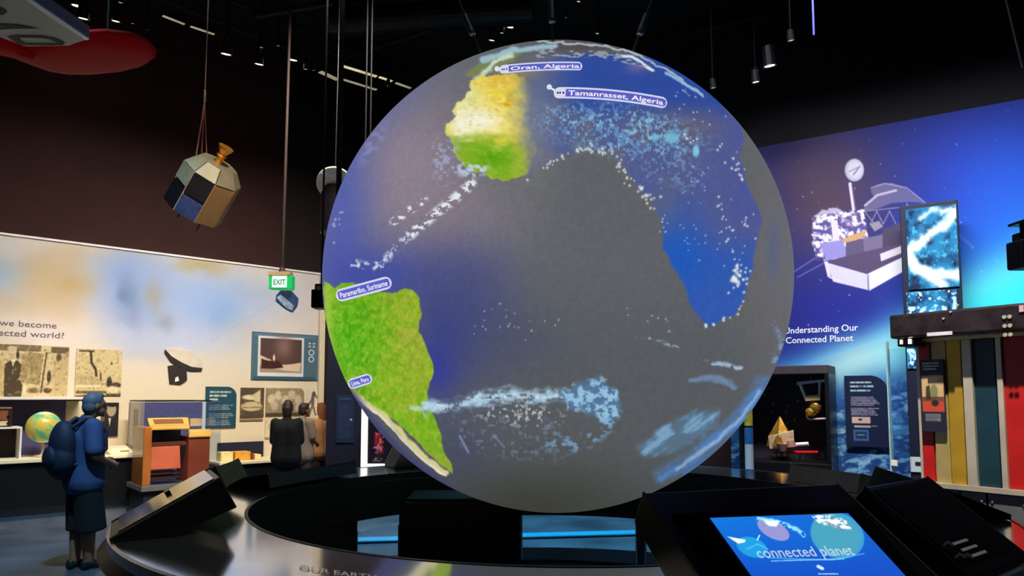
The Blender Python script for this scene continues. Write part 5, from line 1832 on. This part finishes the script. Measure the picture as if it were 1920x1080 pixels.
def faint(X, Y, U, V):
    c = Cv(632 + U * 33, 740 + V * 90, (36, 50, 84))
    c.textbars(637, 748, 660, 1, 5, 2.4, (90, 110, 140), .7)
    c.textbars(637, 760, 660, 16, 4, 1.6, (66, 84, 116), .7, 4)
    c.ell(659, 787, 2, 2, (190, 205, 225), .3)
    return c.out()


g4 = [Vector((xx(a, 10.98), 10.98, zy(b, 10.98))) for a, b in ((632, 740), (666, 740), (666, 830), (632, 830))]
grid_panel('text_panel', g4, 50, 120, faint, PRINT, .015, Vector((0, -1, 0)), pt)
wf = empty('framed_display', (xx(705, 10.7), 10.7, 0), 0, 'white backlit frame around a red spacecraft picture, left below the globe', 'framed display')
X0, X1, Z0, Z1 = xx(679, 10.7), xx(752, 10.7), zy(888, 10.7), zy(752, 10.7)
fw = xx(691, 10.7) - X0
MB().box((X0, 10.7, Z0), (X1, 10.76, Z0 + fw * 1.5)).box((X0, 10.7, Z1 - fw), (X1, 10.76, Z1)).box((X0, 10.7, Z0 + fw * 1.5), (X0 + fw, 10.76, Z1 - fw)).box((X1 - fw, 10.7, Z0 + fw * 1.5), (X1, 10.76, Z1 - fw)).build('frame', WOUT, wf)


def redpic(X, Y, U, V):
    c = Cv(691 + U * 60, 764 + V * 106, (34, 22, 34))
    n = fbm(c.X / 5, c.Y / 5, 4, 7)
    c.mix(c.pmask([(706, 810), (716, 808), (726, 826), (728, 850), (712, 846), (706, 830)], 2, warp=4) * .95, (215, 30, 50)); c.mix(c.emask(716, 830, 14, 22, .3) * sstep(.55, .65, n), (240, 150, 160))
    c.mix(c.emask(712, 862, 12, 4, .4) * sstep(.45, .6, n), (190, 130, 110))
    return c.out()


g4 = [Vector((a, 10.72, b)) for a, b in ((X0 + fw, Z1 - fw), (X1 - fw, Z1 - fw), (X1 - fw, Z0 + fw * 1.5), (X0 + fw, Z0 + fw * 1.5))]
grid_panel('red_picture', g4, 80, 110, redpic, PRINT, .02, Vector((0, -1, 0)), wf)
MB().box((X0 + .05, 10.7, 0), (X1 - .05, 10.9, Z0)).build('stand', BLACK, wf)

# ================================================================== PEOPLE
def hand(mb, wr, d, pdir, s=1.0, curl=.5):
    """palm and five fingers; d along the hand, pdir = palm normal"""
    d = Vector(d).normalized(); pn = Vector(pdir).normalized(); sd = d.cross(pn).normalized()
    wr = Vector(wr)
    mb.cap(wr, wr + d * .045 * s, .024 * s, .03 * s)
    for k, (off, ln) in enumerate(((-.03, .062), (-.01, .072), (.01, .068), (.03, .052))):
        a = wr + d * .07 * s + sd * off * s
        b = a + (d * (1 - curl * .3) + pn * curl * .5).normalized() * ln * .5 * s
        c = b + (d * (1 - curl) + pn * curl).normalized() * ln * .5 * s
        mb.cap(wr + d * .03 * s + sd * off * .7 * s, a, .012 * s, .0105 * s, 8)
        mb.chain([(a, .0105 * s), (b, .0095 * s), (c, .008 * s)], 8)
    a = wr + d * .02 * s - sd * .028 * s
    b = a - sd * .022 * s + d * .028 * s + pn * .012 * s
    mb.chain([(a, .013 * s), (b, .011 * s), (b + d * .026 * s + pn * .012 * s, .009 * s)], 8)


SKIN = mat('skin', rgb(160, 104, 78), .55, var=.06)


def person(px, py, Y, rz, H, label, shirt, bottom, hair, pose, skin=SKIN, bun=False, longhair=False, shoes=None, sleeves=.5, shorts=True, pack=None, cap=None):
    if Y is None:
        b = at_z(px, py, 0)
    else:
        b = at_y(px, py, Y)
    root = empty('person', (b.x, b.y, 0), rz, label, 'person')
    root.scale = (H / 1.75,) * 3
    sh = {s: Vector((.185 * s, -.01, 1.42)) for s in (-1, 1)}
    el, wr, kn, an = pose['elbow'], pose['wrist'], pose['knee'], pose['ankle']
    lean = pose.get('head', Vector((0, .02, 0)))
    hc = Vector((0, .02, 1.63)) + lean
    hp = {s: Vector((.09 * s, 0, .92)) for s in (-1, 1)}
    b_ = MB()
    # head, face, ears, neck
    b_.ell(hc + Vector((0, 0, .02)), (.075, .095, .10)).ell(hc + Vector((0, .035, -.05)), (.058, .062, .062))
    b_.cap(hc + Vector((0, .093, -.005)), hc + Vector((0, .112, -.03)), .012, .015, 8)
    b_.ell(hc + Vector((0, .088, .03)), (.045, .015, .012)).ell(hc + Vector((0, .088, -.065)), (.028, .014, .012)).ell(hc + Vector((0, .08, -.095)), (.03, .022, .02))
    for s in (-1, 1):
        b_.ell(hc + Vector((.077 * s, -.005, -.005)), (.01, .022, .032))
    b_.chain([(Vector((0, -.01, 1.44)), .062), (hc + Vector((0, -.015, -.06)), .055)])
    # torso
    b_.chain([(Vector((-.1, 0, 1.36)), .095), (Vector((.1, 0, 1.36)), .095)]).chain([(Vector((0, 0, 1.3)), .118), (Vector((0, 0, 1.08)), .11), (Vector((0, 0, .95)), .12)])
    for s in (-1, 1):
        b_.chain([(sh[s], .055), (el[s], .042), (wr[s], .027)])
        hd = (wr[s] - el[s]).normalized() if pose.get('hdir') is None else pose['hdir'][s]
        hand(b_, wr[s], hd, pose['palm'][s])
        b_.chain([(hp[s], .09), (kn[s], .062), (kn[s] + (an[s] - kn[s]) * .35 + Vector((0, -.02, 0)), .07), (an[s], .045)])
        b_.cap(an[s] + Vector((0, -.02, -.03)), an[s] + Vector((0, .12, -.045)), .034, .028)
    b_.build('body', skin, root, local=True, remesh=.0085, sm=3)
    # eyes and mouth
    for s in (-1, 1):
        MB().ell(hc + Vector((.03 * s, .088, .008)), (.012, .008, .008), 10, 8).build('eye', mat('eye_dark', rgb(50, 40, 36), .2), root, local=True)
    MB().ell(hc + Vector((0, .098, -.066)), (.022, .008, .006), 10, 6).build('mouth', mat('lips', rgb(150, 80, 74), .5), root, local=True)
    # hair
    h = MB()
    h.ell(hc + Vector((0, -.018, .045)), (.085, .098, .092))
    h.ell(hc + Vector((0, -.045, -.01)), (.08, .07, .09))
    h.chain([(hc + Vector((-.03, .045, .1)), .03), (hc + Vector((.03, .045, .1)), .03)])
    if bun: h.ell(hc + Vector((0, -.03, .09)), (.06, .06, .06)).chain([(hc + Vector((0, -.05, 0)), .085), (hc + Vector((0, -.06, -.08)), .07)])
    if longhair: h.chain([(hc + Vector((0, -.05, 0)), .08), (hc + Vector((0, -.07, -.2)), .07)])
    h.build('hair', hair, root, local=True, remesh=.009, sm=3)
    # shirt
    t = MB()
    t.chain([(Vector((-.13, -.01, 1.37)), .105), (Vector((.13, -.01, 1.37)), .105)]).chain([(Vector((-.07, -.01, 1.3)), .15), (Vector((-.07, 0, 1.05)), .15), (Vector((-.07, 0, .87)), .172)]).chain([(Vector((.07, -.01, 1.3)), .15), (Vector((.07, 0, 1.05)), .15), (Vector((.07, 0, .87)), .172)])
    t.cap(Vector((0, -.01, 1.42)), Vector((0, -.005, 1.485)), .08, .068)
    for s in (-1, 1):
        if sleeves > .9:
            t.chain([(sh[s] * .94 + Vector((0, 0, .08)) , .078), (el[s], .06), (el[s] + (wr[s] - el[s]) * .92, .046)])
        else:
            t.chain([(sh[s], .09), (sh[s] + (el[s] - sh[s]) * sleeves * 1.6, .082)])
    t.build('shirt', shirt, root, local=True, remesh=.012, sm=4)
    # trousers or shorts
    q = MB()
    q.chain([(Vector((-.06, 0, .95)), .145), (Vector((.06, 0, .95)), .145)])
    for s in (-1, 1):
        if shorts:
            kk = hp[s] + (kn[s] - hp[s]) * 1.12
            q.cap(hp[s] + Vector((0, 0, -.06)), hp[s] + Vector((0, 0, -.1)), .13, .13).cyl(hp[s] + Vector((0, 0, -.06)), kk + Vector((0, 0, -.06)), .128, .142, 20)
        else:
            q.chain([(hp[s], .115), (kn[s], .085), (an[s] + Vector((0, 0, .04)), .065)])
    q.build('shorts' if shorts else 'trousers', bottom, root, local=True, remesh=.012, sm=4)
    for s in (-1, 1):
        f = MB()
        a = an[s]
        f.cap(a + Vector((0, -.03, -.02)), a + Vector((0, -.035, -.045)), .045, .045).cap(a + Vector((0, .0, -.03)), a + Vector((0, .13, -.05)), .047, .038).cap(a + Vector((0, .13, -.05)), a + Vector((0, .17, -.055)), .04, .034)
        f.build('shoe', shoes or BLACK, root, local=True, remesh=.009, sm=3)
    if pack:
        k = MB()
        k.ell((0, -.205, 1.24), (.165, .12, .25), 20, 14).ell((0, -.215, 1.1), (.175, .135, .2), 20, 14)
        k.build('backpack', pack, root, local=True, remesh=.012, sm=4)
        k2 = MB()
        k2.ell((0, -.32, 1.12), (.12, .05, .12), 16, 10)
        k2.build('backpack_pocket', pack, root, local=True, smooth=True)
        for s in (-1, 1):
            st = MB()
            pts = [Vector((.1 * s, -.16, 1.42)), Vector((.115 * s, -.06, 1.5)), Vector((.12 * s, .05, 1.47)), Vector((.13 * s, .13, 1.36)), Vector((.15 * s, .13, 1.2)), Vector((.17 * s, .02, 1.08)), Vector((.13 * s, -.15, 1.05))]
            st.chain([(p, .022) for p in pts], 8)
            st.build('shoulder_strap', pack, root, local=True, smooth=True)
    return root


V3 = Vector
JEAN = mat('blue_tshirt', rgb(52, 68, 112), .8, var=.08)
PACK = mat('navy_backpack', rgb(20, 26, 52), .7, var=.15)
BLK = mat('black_cloth', rgb(18, 18, 22), .85)
HAIRB = mat('dark_brown_hair', rgb(46, 30, 26), .6, var=.2, scale=40)
HAIRG = mat('grey_brown_hair', rgb(92, 92, 108), .6, var=.2, scale=40)
pose_m = dict(elbow={-1: V3((-.27, .02, 1.14)), 1: V3((.28, -.02, 1.14))}, wrist={-1: V3((-.1, .2, 1.06)), 1: V3((.14, .2, 1.04))},
              palm={-1: V3((1, 0, .2)), 1: V3((-1, 0, .2))}, knee={-1: V3((-.09, .03, .5)), 1: V3((.07, .05, .5))}, ankle={-1: V3((-.09, -.02, .085)), 1: V3((.05, .06, .085))}, head=V3((.03, .035, 0)))
person(150, 1068, None, math.radians(-38), 1.735, 'person in blue t-shirt and dark shorts carrying a navy backpack, seen from behind', JEAN, BLK, HAIRG, pose_m, pack=PACK, shoes=mat('dark_shoes', rgb(22, 22, 28), .6))
pose_w = dict(elbow={-1: V3((-.21, .04, 1.13)), 1: V3((.21, .04, 1.13))}, wrist={-1: V3((-.14, .22, 1.06)), 1: V3((.14, .22, 1.06))},
              palm={-1: V3((1, 0, .2)), 1: V3((-1, 0, .2))}, knee={-1: V3((-.1, .02, .5)), 1: V3((.1, .02, .5))}, ankle={-1: V3((-.1, 0, .085)), 1: V3((.1, 0, .085))}, head=V3((0, .03, 0)))
person(538, 800, 10.3, math.radians(8), 1.64, 'person in black top with brown hair bun, back turned, by the cream wall', BLK, BLK, HAIRB, pose_w, bun=True, shorts=False, sleeves=1)
person(566, 800, 11.0, math.radians(-30), 1.60, 'person in grey short-sleeved shirt right behind the one in black', mat('grey_shirt', rgb(132, 120, 104), .8), mat('grey_trousers', rgb(60, 60, 66), .8), HAIRB, pose_w, shorts=False)
person(604, 800, 11.6, math.radians(40), 1.60, 'person in tan top half hidden by the navy partition', mat('tan_shirt', rgb(196, 140, 92), .8), mat('brown_trousers', rgb(70, 50, 40), .8), mat('auburn_hair', rgb(150, 90, 50), .6), pose_w, shorts=False, longhair=True, sleeves=1)
# ================================================================== CEILING AND HANGING THINGS
# exit sign on its drop pole
ey = 9.0
ex = lambda px: at_y(px, 520, ey).x
ez = lambda py: at_y(526, py, ey).z
es = empty('exit_sign', (ex(526), ey, ez(542)), 0, 'lit green exit sign hanging on a thin pole before the white wall', 'exit sign')
GRN = mat('exit_green', rgb(30, 190, 100), .4, emit=.55, var=.05)
MB().box((ex(504), ey, ez(542)), (ex(548), ey + .12, ez(516))).build('sign_housing', GRN, es, bevel=.008)
MB().box((ex(504) - .01, ey - .01, ez(516)), (ex(544), ey + .13, ez(509))).build('top_cap', mat('cap_peach', rgb(225, 180, 140), .5), es)
MB().box((ex(511), ey - .012, ez(539)), (ex(538), ey - .001, ez(518))).build('sign_face', mat('exit_white', rgb(215, 255, 235), .4, emit=.8, var=.02), es)
vs_e = mat('exit_letters', rgb(20, 120, 80), .5)
lettering('sign_text', 'EXIT', lambda u, v: Vector((ex(513) + (ex(536) - ex(513)) * u, ey - .015, ez(534) + (ez(524) - ez(534)) * v)), vs_e, es, bold=.02)
MB().cyl((ex(526), ey + .06, ez(509)), (ex(530), ey + .06, CEIL), .02, n=10).build('drop_pole', mat('pole_brown', rgb(58, 42, 38), .5, .2), es)
MB().cyl((ex(526), ey + .06, ez(509)), (ex(526), ey + .06, ez(500)), .05, .03, n=10).build('pole_collar', mat('pole_brown', rgb(92, 70, 62), .5), es)

# black projector near the globe's left edge
py_ = 7.6
qx = lambda px: at_y(px, 550, py_).x
qz = lambda py: at_y(595, py, py_).z
pj = empty('projector', (qx(595), py_, qz(577)), 0, 'small black projector hanging at the left rim of the globe', 'projector')
MB().box((qx(583), py_, qz(577)), (qx(608), py_ + .2, qz(542))).build('projector_body', BLACK, pj, bevel=.015)
MB().box((qx(588), py_ + .03, qz(542)), (qx(606), py_ + .17, qz(531))).build('top_bracket', BLACK, pj, bevel=.01)
MB().cyl((qx(598), py_ + .1, qz(531)), (qx(598), py_ + .1, CEIL), .012, n=8).build('drop_rod', BLACKM, pj)
MB().cyl((qx(597), py_ + .01, qz(540)), (qx(597), py_ - .01, qz(540)), .025, n=12).build('lens', SILVER, pj)

# ---------------------------------------------------- octagonal satellite
sc0 = at_y(380, 362, 7.0)
sat = empty('hanging_satellite', tuple(sc0), 0, 'eight-sided satellite with gold, blue and black panels hanging from cables', 'satellite')
ax = Vector((.56, -.30, .72)).normalized()
e1 = Vector((0, -1, 0)).cross(ax).normalized(); e2 = ax.cross(e1).normalized()
RS, HL, SROT = .285, .225, .45


def so(k, r, h):
    t = (k + .5 + SROT) * PI / 4
    return sc0 + (e1 * math.cos(t) + e2 * math.sin(t)) * r + ax * h


core = MB()
core.prism([so(k, RS * .96, -HL) for k in range(8)], ax * (2 * HL))
core.build('core_body', mat('satellite_core', rgb(60, 56, 46), .6), sat)
GRG = mat('grey_green_panel', rgb(150, 150, 130), .45, .2, var=.12, scale=9)
GLP = mat('gold_solar_panel', rgb(172, 140, 82), .5, .2, var=.14, scale=12)
BLP = mat('blue_solar_panel', rgb(58, 76, 130), .4, var=.25, scale=22)
BKP = mat('black_and_shaded_panel', rgb(22, 20, 24), .4, var=.2)
vis_f = []
for k in range(8):
    c_ = (so(k, RS, 0) + so(k + 1, RS, 0)) / 2
    nrm = (c_ - sc0).normalized()
    vis_f.append((nrm.dot((CAM - c_).normalized()), k, proj([tuple(c_)])[0][0]))
front = max(vis_f)[1]


def face(k, r, h0, h1, name, m, r1=None, ins=.03):
    r1 = r1 or r
    a, b, c_, d_ = so(k, r, h0), so(k + 1, r, h0), so(k + 1, r1, h1), so(k, r1, h1)
    ce = (a + b + c_ + d_) / 4
    q = [ce + (p - ce) * (1 - ins) for p in (a, b, c_, d_)]
    n_ = (b - a).cross(d_ - a).normalized()
    if n_.dot(ce - sc0) < 0: n_ = -n_
    MB().prism(q, n_ * .014).build(name, m, sat)


order = sorted(vis_f, key=lambda v: -v[0])[:4]
byx = {k: x for _, k, x in vis_f}
for k in range(8):
    vis = [v for v in vis_f if v[1] == k][0][0]
    x = byx[k]
    if k == front:
        face(k, RS, -HL, -.02, 'blue_panel', BLP); face(k, RS, .0, HL, 'black_panel', BKP)
    elif vis > .1 and x > byx[front]:
        face(k, RS, -HL, HL, 'gold_panel', GLP)
    else:
        face(k, RS, -HL, .03, 'side_panel', BKP); face(k, RS, .05, HL, 'side_panel', GRG)  # black lower panels carry the left side's shadow in their colour
    face(k, RS, HL, HL + .13, 'top_facet', GRG, RS * .62)
    MB().cyl(so(k, RS, -HL), so(k, RS, HL), .008, n=6).build('edge_rib', mat('ivory_rib', rgb(190, 176, 140), .5), sat)
MB().prism([so(k, RS * .62, HL + .12) for k in range(8)], ax * .012).build('top_plate', GRG, sat)
nb = sc0 + ax * (HL + .12) + e1 * .02
MB().lathe([(.03, 0), (.035, .08), (.05, .1), (.035, .12), (.07, .18), (.075, .2), (.0, .2)], tuple(nb), 16, rot=Matrix((e1, e2, ax)).transposed()).build('gold_nozzle', mat('gold_nozzle_metal', rgb(230, 160, 60), .3, .6, var=.4, scale=20), sat)
for sg in (-.6, .5):
    p = sc0 - ax * HL + e1 * sg * RS * .8
    MB().cyl(p, p - ax * .14 + Vector((0, 0, -.02)), .008, n=6).build('antenna_rod', GREYC, sat)
hk = at_y(384, 190, 7.0)
tp = Vector((hk.x, hk.y, CEIL))
MB().cyl(hk, tp, .006, n=6).build('ceiling_wire', GREYC, sat)
MB().cyl(hk, hk + Vector((0, 0, .12)), .014, n=8).build('turnbuckle', STEEL, sat)
for k, px in ((0, 366), (1, 377), (2, 388)):
    b_ = at_y(px, 302, 6.95)
    MB().cyl(hk, b_, .008 if k == 0 else .004, n=6).build('sling_wire', mat('sling_pinkish', rgb(150, 110, 100), .5), sat)

# ---------------------------------------------------- white round satellite drum behind the globe's left rim
dc = at_y(628, 343, 8.6)
kd = 8.6 / FPX
wd = empty('drum_satellite', tuple(dc), 0, 'white ribbed round satellite drum hanging behind the left rim of the globe', 'satellite')
dn_ = Vector((.12, -.75, -.65)).normalized()
MB().cyl(dc, dc + dn_ * .05, 34 * kd, 34 * kd, n=40).build('white_end_disc', mat('ivory_disc', rgb(222, 226, 205), .5, var=.06, scale=4), wd, bevel=.008)
f1 = dn_.orthogonal().normalized(); f1 = Vector((1, .16, 0)).normalized(); f2 = dn_.cross(f1).normalized()
for j in range(-2, 3):
    hw = math.sqrt(34 ** 2 - (j * 11) ** 2) * kd * .93
    c_ = dc + dn_ * .055 + f2 * j * 11 * kd
    MB().cyl(c_ - f1 * hw, c_ + f1 * hw, .008, n=6).build('rib', WHITE, wd)
MB().cyl(dc + Vector((0, .12, -.03)), dc + Vector((0, .12, -.62)), 31 * kd, n=32).build('lower_drum', mat('dark_drum', rgb(46, 42, 50), .4, var=.3, scale=7), wd)
MB().cyl(dc, dc + Vector((0, .1, CEIL - dc.z)), .006, n=6).build('hanging_wire', CABLE, wd)

# dark vertical poles in front of the brown wall
for px, yb, Y, r_, lb in ((634, 330, 7.6, .03, 'thick black pole dropping from the ceiling in front of the white drum satellite'), (684, 250, 8.8, .010, 'thin dark rod dropping behind the globe, left of the pair'), (693, 250, 8.8, .010, 'thin dark rod dropping behind the globe, right of the pair')):
    a = at_y(px, yb + 90, Y)
    o = MB().cyl(a, (a.x, a.y, CEIL), r_, n=10).build('ceiling_pole', BLACKM if r_ > .02 else mat('dark_rod', rgb(12, 9, 9), .8))
    tag(o, lb, 'pole')
bl = at_y(1526, 66, 7.5)
o = MB().cyl(bl, (bl.x, bl.y, CEIL), .012, n=8).build('hanging_tube', mat('blue_tube', rgb(60, 60, 170), .4))
tag(o, 'short blue tube hanging from the ceiling above the mural', 'tube')
c0 = at_y(1884, -10, 5.5); c1 = at_y(1917, 126, 5.5)
dv = (c0 - c1).normalized(); c0 = c1 + dv * ((CEIL - c1.z) / dv.z)
o = MB().cyl(c1, c0, .008, n=8).build('slanted_cable', mat('pale_cable', rgb(190, 180, 175), .4, .3))
tag(o, 'pale slanted cable at the upper right corner', 'cable')

# ---------------------------------------------------- aircraft wing tip at upper left
WZ = 4.15


def wp(px, py, z=WZ):
    return at_z(px, py, z)


wing = empty('aircraft_wing', tuple(wp(60, 70)), 0, 'underside of a hanging aircraft wing, grey with a red rounded tip', 'aircraft')
redo = [(-60, 66), (0, 68), (20, 74), (80, 66), (165, 62), (200, 60), (250, 66), (280, 78), (295, 94), (292, 108), (270, 122), (230, 131), (180, 136), (130, 136), (90, 130), (50, 116), (10, 100), (-60, 84)]


def slab(pts, z0, h, name, m, par, n=0, bev=.03):
    return MB().prism([wp(x, y, z0) for x, y in pts], (0, 0, h)).build(name, m, par, bevel=bev)


# rounded red tip: stacked inset outlines give the lens shaped section
cx_ = sum(p[0] for p in redo) / len(redo); cy_ = sum(p[1] for p in redo) / len(redo)
base = [wp(x, y) for x, y in redo]
cen = wp(130, 100)
rings_ = []
for f, dz in ((.55, -.055), (.8, -.045), (.93, -.025), (1.0, .0), (.96, .03), (.8, .05), (.5, .06)):
    rings_.append([cen + (p - cen) * f + Vector((0, 0, dz)) for p in base])
mb = MB()
nb_ = len(base)
for r_ in rings_: mb.v += [tuple(p) for p in r_]
for j in range(len(rings_) - 1):
    for i in range(nb_):
        mb.f.append((j * nb_ + i, j * nb_ + (i + 1) % nb_, (j + 1) * nb_ + (i + 1) % nb_, (j + 1) * nb_ + i))
mb.f.append(tuple(range(nb_))); mb.f.append(tuple((len(rings_) - 1) * nb_ + i for i in range(nb_)))
tip = mb.build('wing_tip', RED, wing, smooth=True)
GW = mat('wing_grey', rgb(140, 150, 150), .4, .2, var=.12, scale=3)
slab([(-120, -90), (20, -60), (60, 0), (110, 34), (168, 74), (148, 80), (128, 87), (44, 88), (22, 78), (-10, 68), (-120, 62)], WZ - .11, .09, 'wing_panel', GW, wing, bev=.01)
slab([(40, -45), (60, 0), (110, 34), (168, 74), (162, 76), (104, 40), (50, 2), (28, -40)], WZ - .125, .014, 'leading_edge', mat('wing_edge_pale', rgb(190, 200, 215), .35, .3), wing, bev=.002)
lt = mat('wing_letter_black', rgb(22, 20, 18), .6)


def oval(cx, cy, rx, ry, a):
    return [(cx + rx * math.cos(t) * 1.0, cy + ry * math.sin(t) + a * rx * math.cos(t)) for t in np.linspace(0, 2 * PI, 25)[:-1]]


o1 = [wp(x, y, WZ - .114) for x, y in [(14, 69), (30, 67), (80, 67.5), (104, 72), (122, 80), (118, 85), (40, 85.5), (26, 78)]]
i1 = [wp(x, y, WZ - .114) for x, y in [(34, 71.5), (40, 71), (78, 71.5), (94, 74.5), (106, 80), (104, 82), (48, 81.5), (40, 76)]]
m1 = MB(); m1.v = [tuple(p) for p in o1 + i1]; m1.f = [(i, (i + 1) % 8, 8 + (i + 1) % 8, 8 + i) for i in range(8)]
m1.build('painted_letter', lt, wing, recalc=False)
for pts in ([(-30, 44), (30, 46), (78, 54), (30, 54), (-30, 58), (-30, 53), (10, 50), (-30, 49)], [(-40, 16), (4, 15), (14, 22), (6, 28), (-40, 27)]):
    m2 = MB(); m2.v = [tuple(wp(x, y, WZ - .114)) for x, y in pts]; m2.f = [tuple(range(len(pts)))]
    m2.build('painted_letter', lt, wing, recalc=False)
for x, y in ((60, 50), (200, 90)):
    p = wp(x, y, WZ)
    MB().cyl(p, (p.x, p.y, CEIL), .006, n=6).build('hanging_wire', BLACKM, wing)

# ---------------------------------------------------- ceiling steelwork
STL = mat('dark_steelwork', rgb(24, 24, 27), .6, .3)


def bar(name, p, q, r, m, n=8):
    return MB().cyl(p, q, r, n=n).build(name, m)


k = 3
for (xa, ya, xb, yb, z, r_) in ((200, -40, 760, 175, 7.55, .035), (330, -40, 800, 150, 7.7, .03), (480, 30, 1000, -60, 7.6, .05), (640, 110, 1010, -10, 7.7, .04), (600, -20, 860, 60, 7.8, .06), (1240, 110, 1560, 20, 7.6, .03), (1300, 60, 1760, -40, 7.6, .03)):
    p = at_z(xa, ya, z); q = at_z(xb, yb, z)
    o = bar('trim_%d' % k, p, q, r_, STL); o['kind'] = 'structure'; k += 1
# long duct
dp = at_z(620, 40, 7.3); dq = at_z(1000, 20, 7.3)
o = bar('trim_%d' % k, dp, dq, .2, mat('duct_black', rgb(18, 18, 20), .5, .4), 20); o['kind'] = 'structure'

# spot-lit rail pieces along the left wall top; their light is an added glow
for i, (xa, ya, xb, yb, w_, lb) in enumerate(((305, 29, 346, 45, .022, 'thin glowing rail piece under the ceiling, leftmost of the row'), (357, 49, 402, 64, .022, 'thin glowing rail piece under the ceiling, second from left'),
                                          (600, 134, 633, 149, .05, 'wide dim glowing rail piece left of the thick black pole'), (638, 147, 706, 168, .03, 'long dim glowing rail piece, lower of the two right of the black pole'),
                                          (638, 122, 706, 143, .035, 'brightest long glowing rail piece, upper of the two right of the black pole'), (711, 144, 735, 152, .03, 'short glowing rail piece close to the globe'), (742, 155, 770, 165, .03, 'dim glowing rail piece half behind the globe rim'))):
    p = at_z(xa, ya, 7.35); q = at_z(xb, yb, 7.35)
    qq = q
    h_ = empty('glowing_rail', tuple((p + qq) / 2), 0, lb, 'ceiling lamp', 'glowing rails under the ceiling')  # spot-lit rail, not a lamp; its glow is added
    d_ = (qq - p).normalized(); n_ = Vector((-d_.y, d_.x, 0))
    MB().prism([p - n_ * w_ * 1.5, qq - n_ * w_ * 1.5, qq + n_ * w_ * 1.5, p + n_ * w_ * 1.5], (0, 0, .06)).build('rail_body', STL, h_)
    MB().prism([p - n_ * w_ - Vector((0, 0, .01)), qq - n_ * w_ - Vector((0, 0, .01)), qq + n_ * w_ - Vector((0, 0, .01)), p + n_ * w_ - Vector((0, 0, .01))], (0, 0, .0095)).build('rail_glow', RAILGLOW if i in (4, 5) else mat('glowing_rail_dim', (1, .75, .5), .3, emit=.3, var=.3, scale=3), h_)
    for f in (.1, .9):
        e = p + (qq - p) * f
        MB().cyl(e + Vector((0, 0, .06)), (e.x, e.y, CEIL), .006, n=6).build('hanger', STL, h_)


STEMM = mat('black_stem', (.002, .002, .002), .9, spec=.05)


def track_light(px, py, Y, r, lens, label, aim=None, z=None):
    p = at_z(px, py, z) if z else at_y(px, py, Y)
    if lens is LAMP: r *= 1.3
    root = empty('track_light', tuple(p), 0, label, 'spotlight', 'ceiling spotlights')
    d_ = (Vector(aim) - p).normalized() if aim else Vector((0, -.55, -.85)).normalized()
    MB().cyl(p, p - d_ * r * 3.2, r * 1.15, r * .95, n=18).build('lamp_can', BLACK, root)
    MB().cyl(p - d_ * r * .1, p + d_ * .004, r * .82, n=18).build('lens', lens, root)
    m_ = MB().cyl(p - d_ * r * .02, p + d_ * .012, r * 1.18, r * 1.22, n=18, cap=False)
    m_.build('lens_ring', CHAR, root)
    t_ = p - d_ * r * 1.8
    MB().cyl(t_, (t_.x, t_.y, CEIL), .008, n=8).build('stem', STEMM, root)
    return root


for (px, py, r_, ln, lb, z_) in [
    (147, 11, .075, LAMP, 'largest and brightest spotlight above the red wing tip', 7.3), (156, 34, .05, LAMP, 'flat bright spotlight just under the largest one', 6.9),
    (226, 4, .035, LAMPD, 'small spotlight at the top edge above the red wing tip', 7.3), (217, 39, .045, LAMP, 'bright spotlight over the middle of the red wing tip', 7.2),
    (249, 43, .03, LAMPD, 'dim small spotlight right of the middle of the red wing tip', 7.2), (275, 55, .025, LAMPD, 'tiny dim spotlight over the right end of the red wing tip', 7.2),
    (426, 66, .035, LAMPD, 'small dim spotlight above the hanging eight-sided satellite', 7.3), (424, 101, .06, LAMP, 'bright spotlight above the hanging eight-sided satellite', 6.75),
    (490, 88, .035, LAMPD, 'small dim spotlight left of the exit sign pole, upper one', 7.2), (486, 120, .055, LAMP, 'bright spotlight left of the exit sign pole, lower one', 7.0),
    (522, 85, .03, LAMPD, 'tiny spotlight above the exit sign pole', 7.2), (549, 112, .06, LAMP, 'bright tilted spotlight at the top of the exit sign pole', 7.1),
    (573, 129, .04, LAMPD, 'dim spotlight right of the exit sign pole', 7.0), (588, 131, .03, LAMPD, 'faint spotlight just left of the wide glowing rail', 7.0),
    (727, 160, .03, LAMPD, 'small spotlight near the glowing rails beside the globe', 6.9), (618, 97, .022, LAMPD, 'tiny faint spotlight between the pole and the glowing rails', 7.3),
    (922, 75, .05, LAMPD, 'dim round spotlight left of the globe top', 7.0), (941, 61, .03, LAMPD, 'small dim spotlight between two others at the globe top', 7.1), (956, 50, .045, LAMP, 'bright small spotlight above the globe top, left of the middle cable', 7.2),
    (1061, 32, .018, LAMPD, 'faint spotlight dot right of the middle cable', 7.3), (1085, 2, .03, LAMPD, 'faint spotlight at the top edge right of the middle cable', 7.3), (1120, 62, .03, LAMPD, 'faint spotlight between middle and right cable', 7.0)]:
    track_light(px, py, None, r_, ln, lb, z=z_, aim=tuple(at_z(px, py, z_) + Vector((-.15, .25, -1))))
for (px, py, r_, ln, lb, Y_) in [
    (1443, 123, .06, LAMP, 'bright ring-like spotlight right of the globe, upper one', 8.9), (1417, 140, .03, LAMPD, 'small spotlight of the pair right of the globe, upper', 9.1), (1417, 153, .035, LAMP, 'small bright spotlight of the pair right of the globe, lower', 8.7),
    (1337, 164, .035, LAMPD, 'dim spotlight at the upper right rim of the globe', 8.6), (1483, 75, .035, LAMPD, 'faint spotlight high above the mural', 7.6)]:
    track_light(px, py, Y_, r_, ln, lb, aim=tuple(at_y(px, py, Y_) + Vector((.15, .2, -1))))
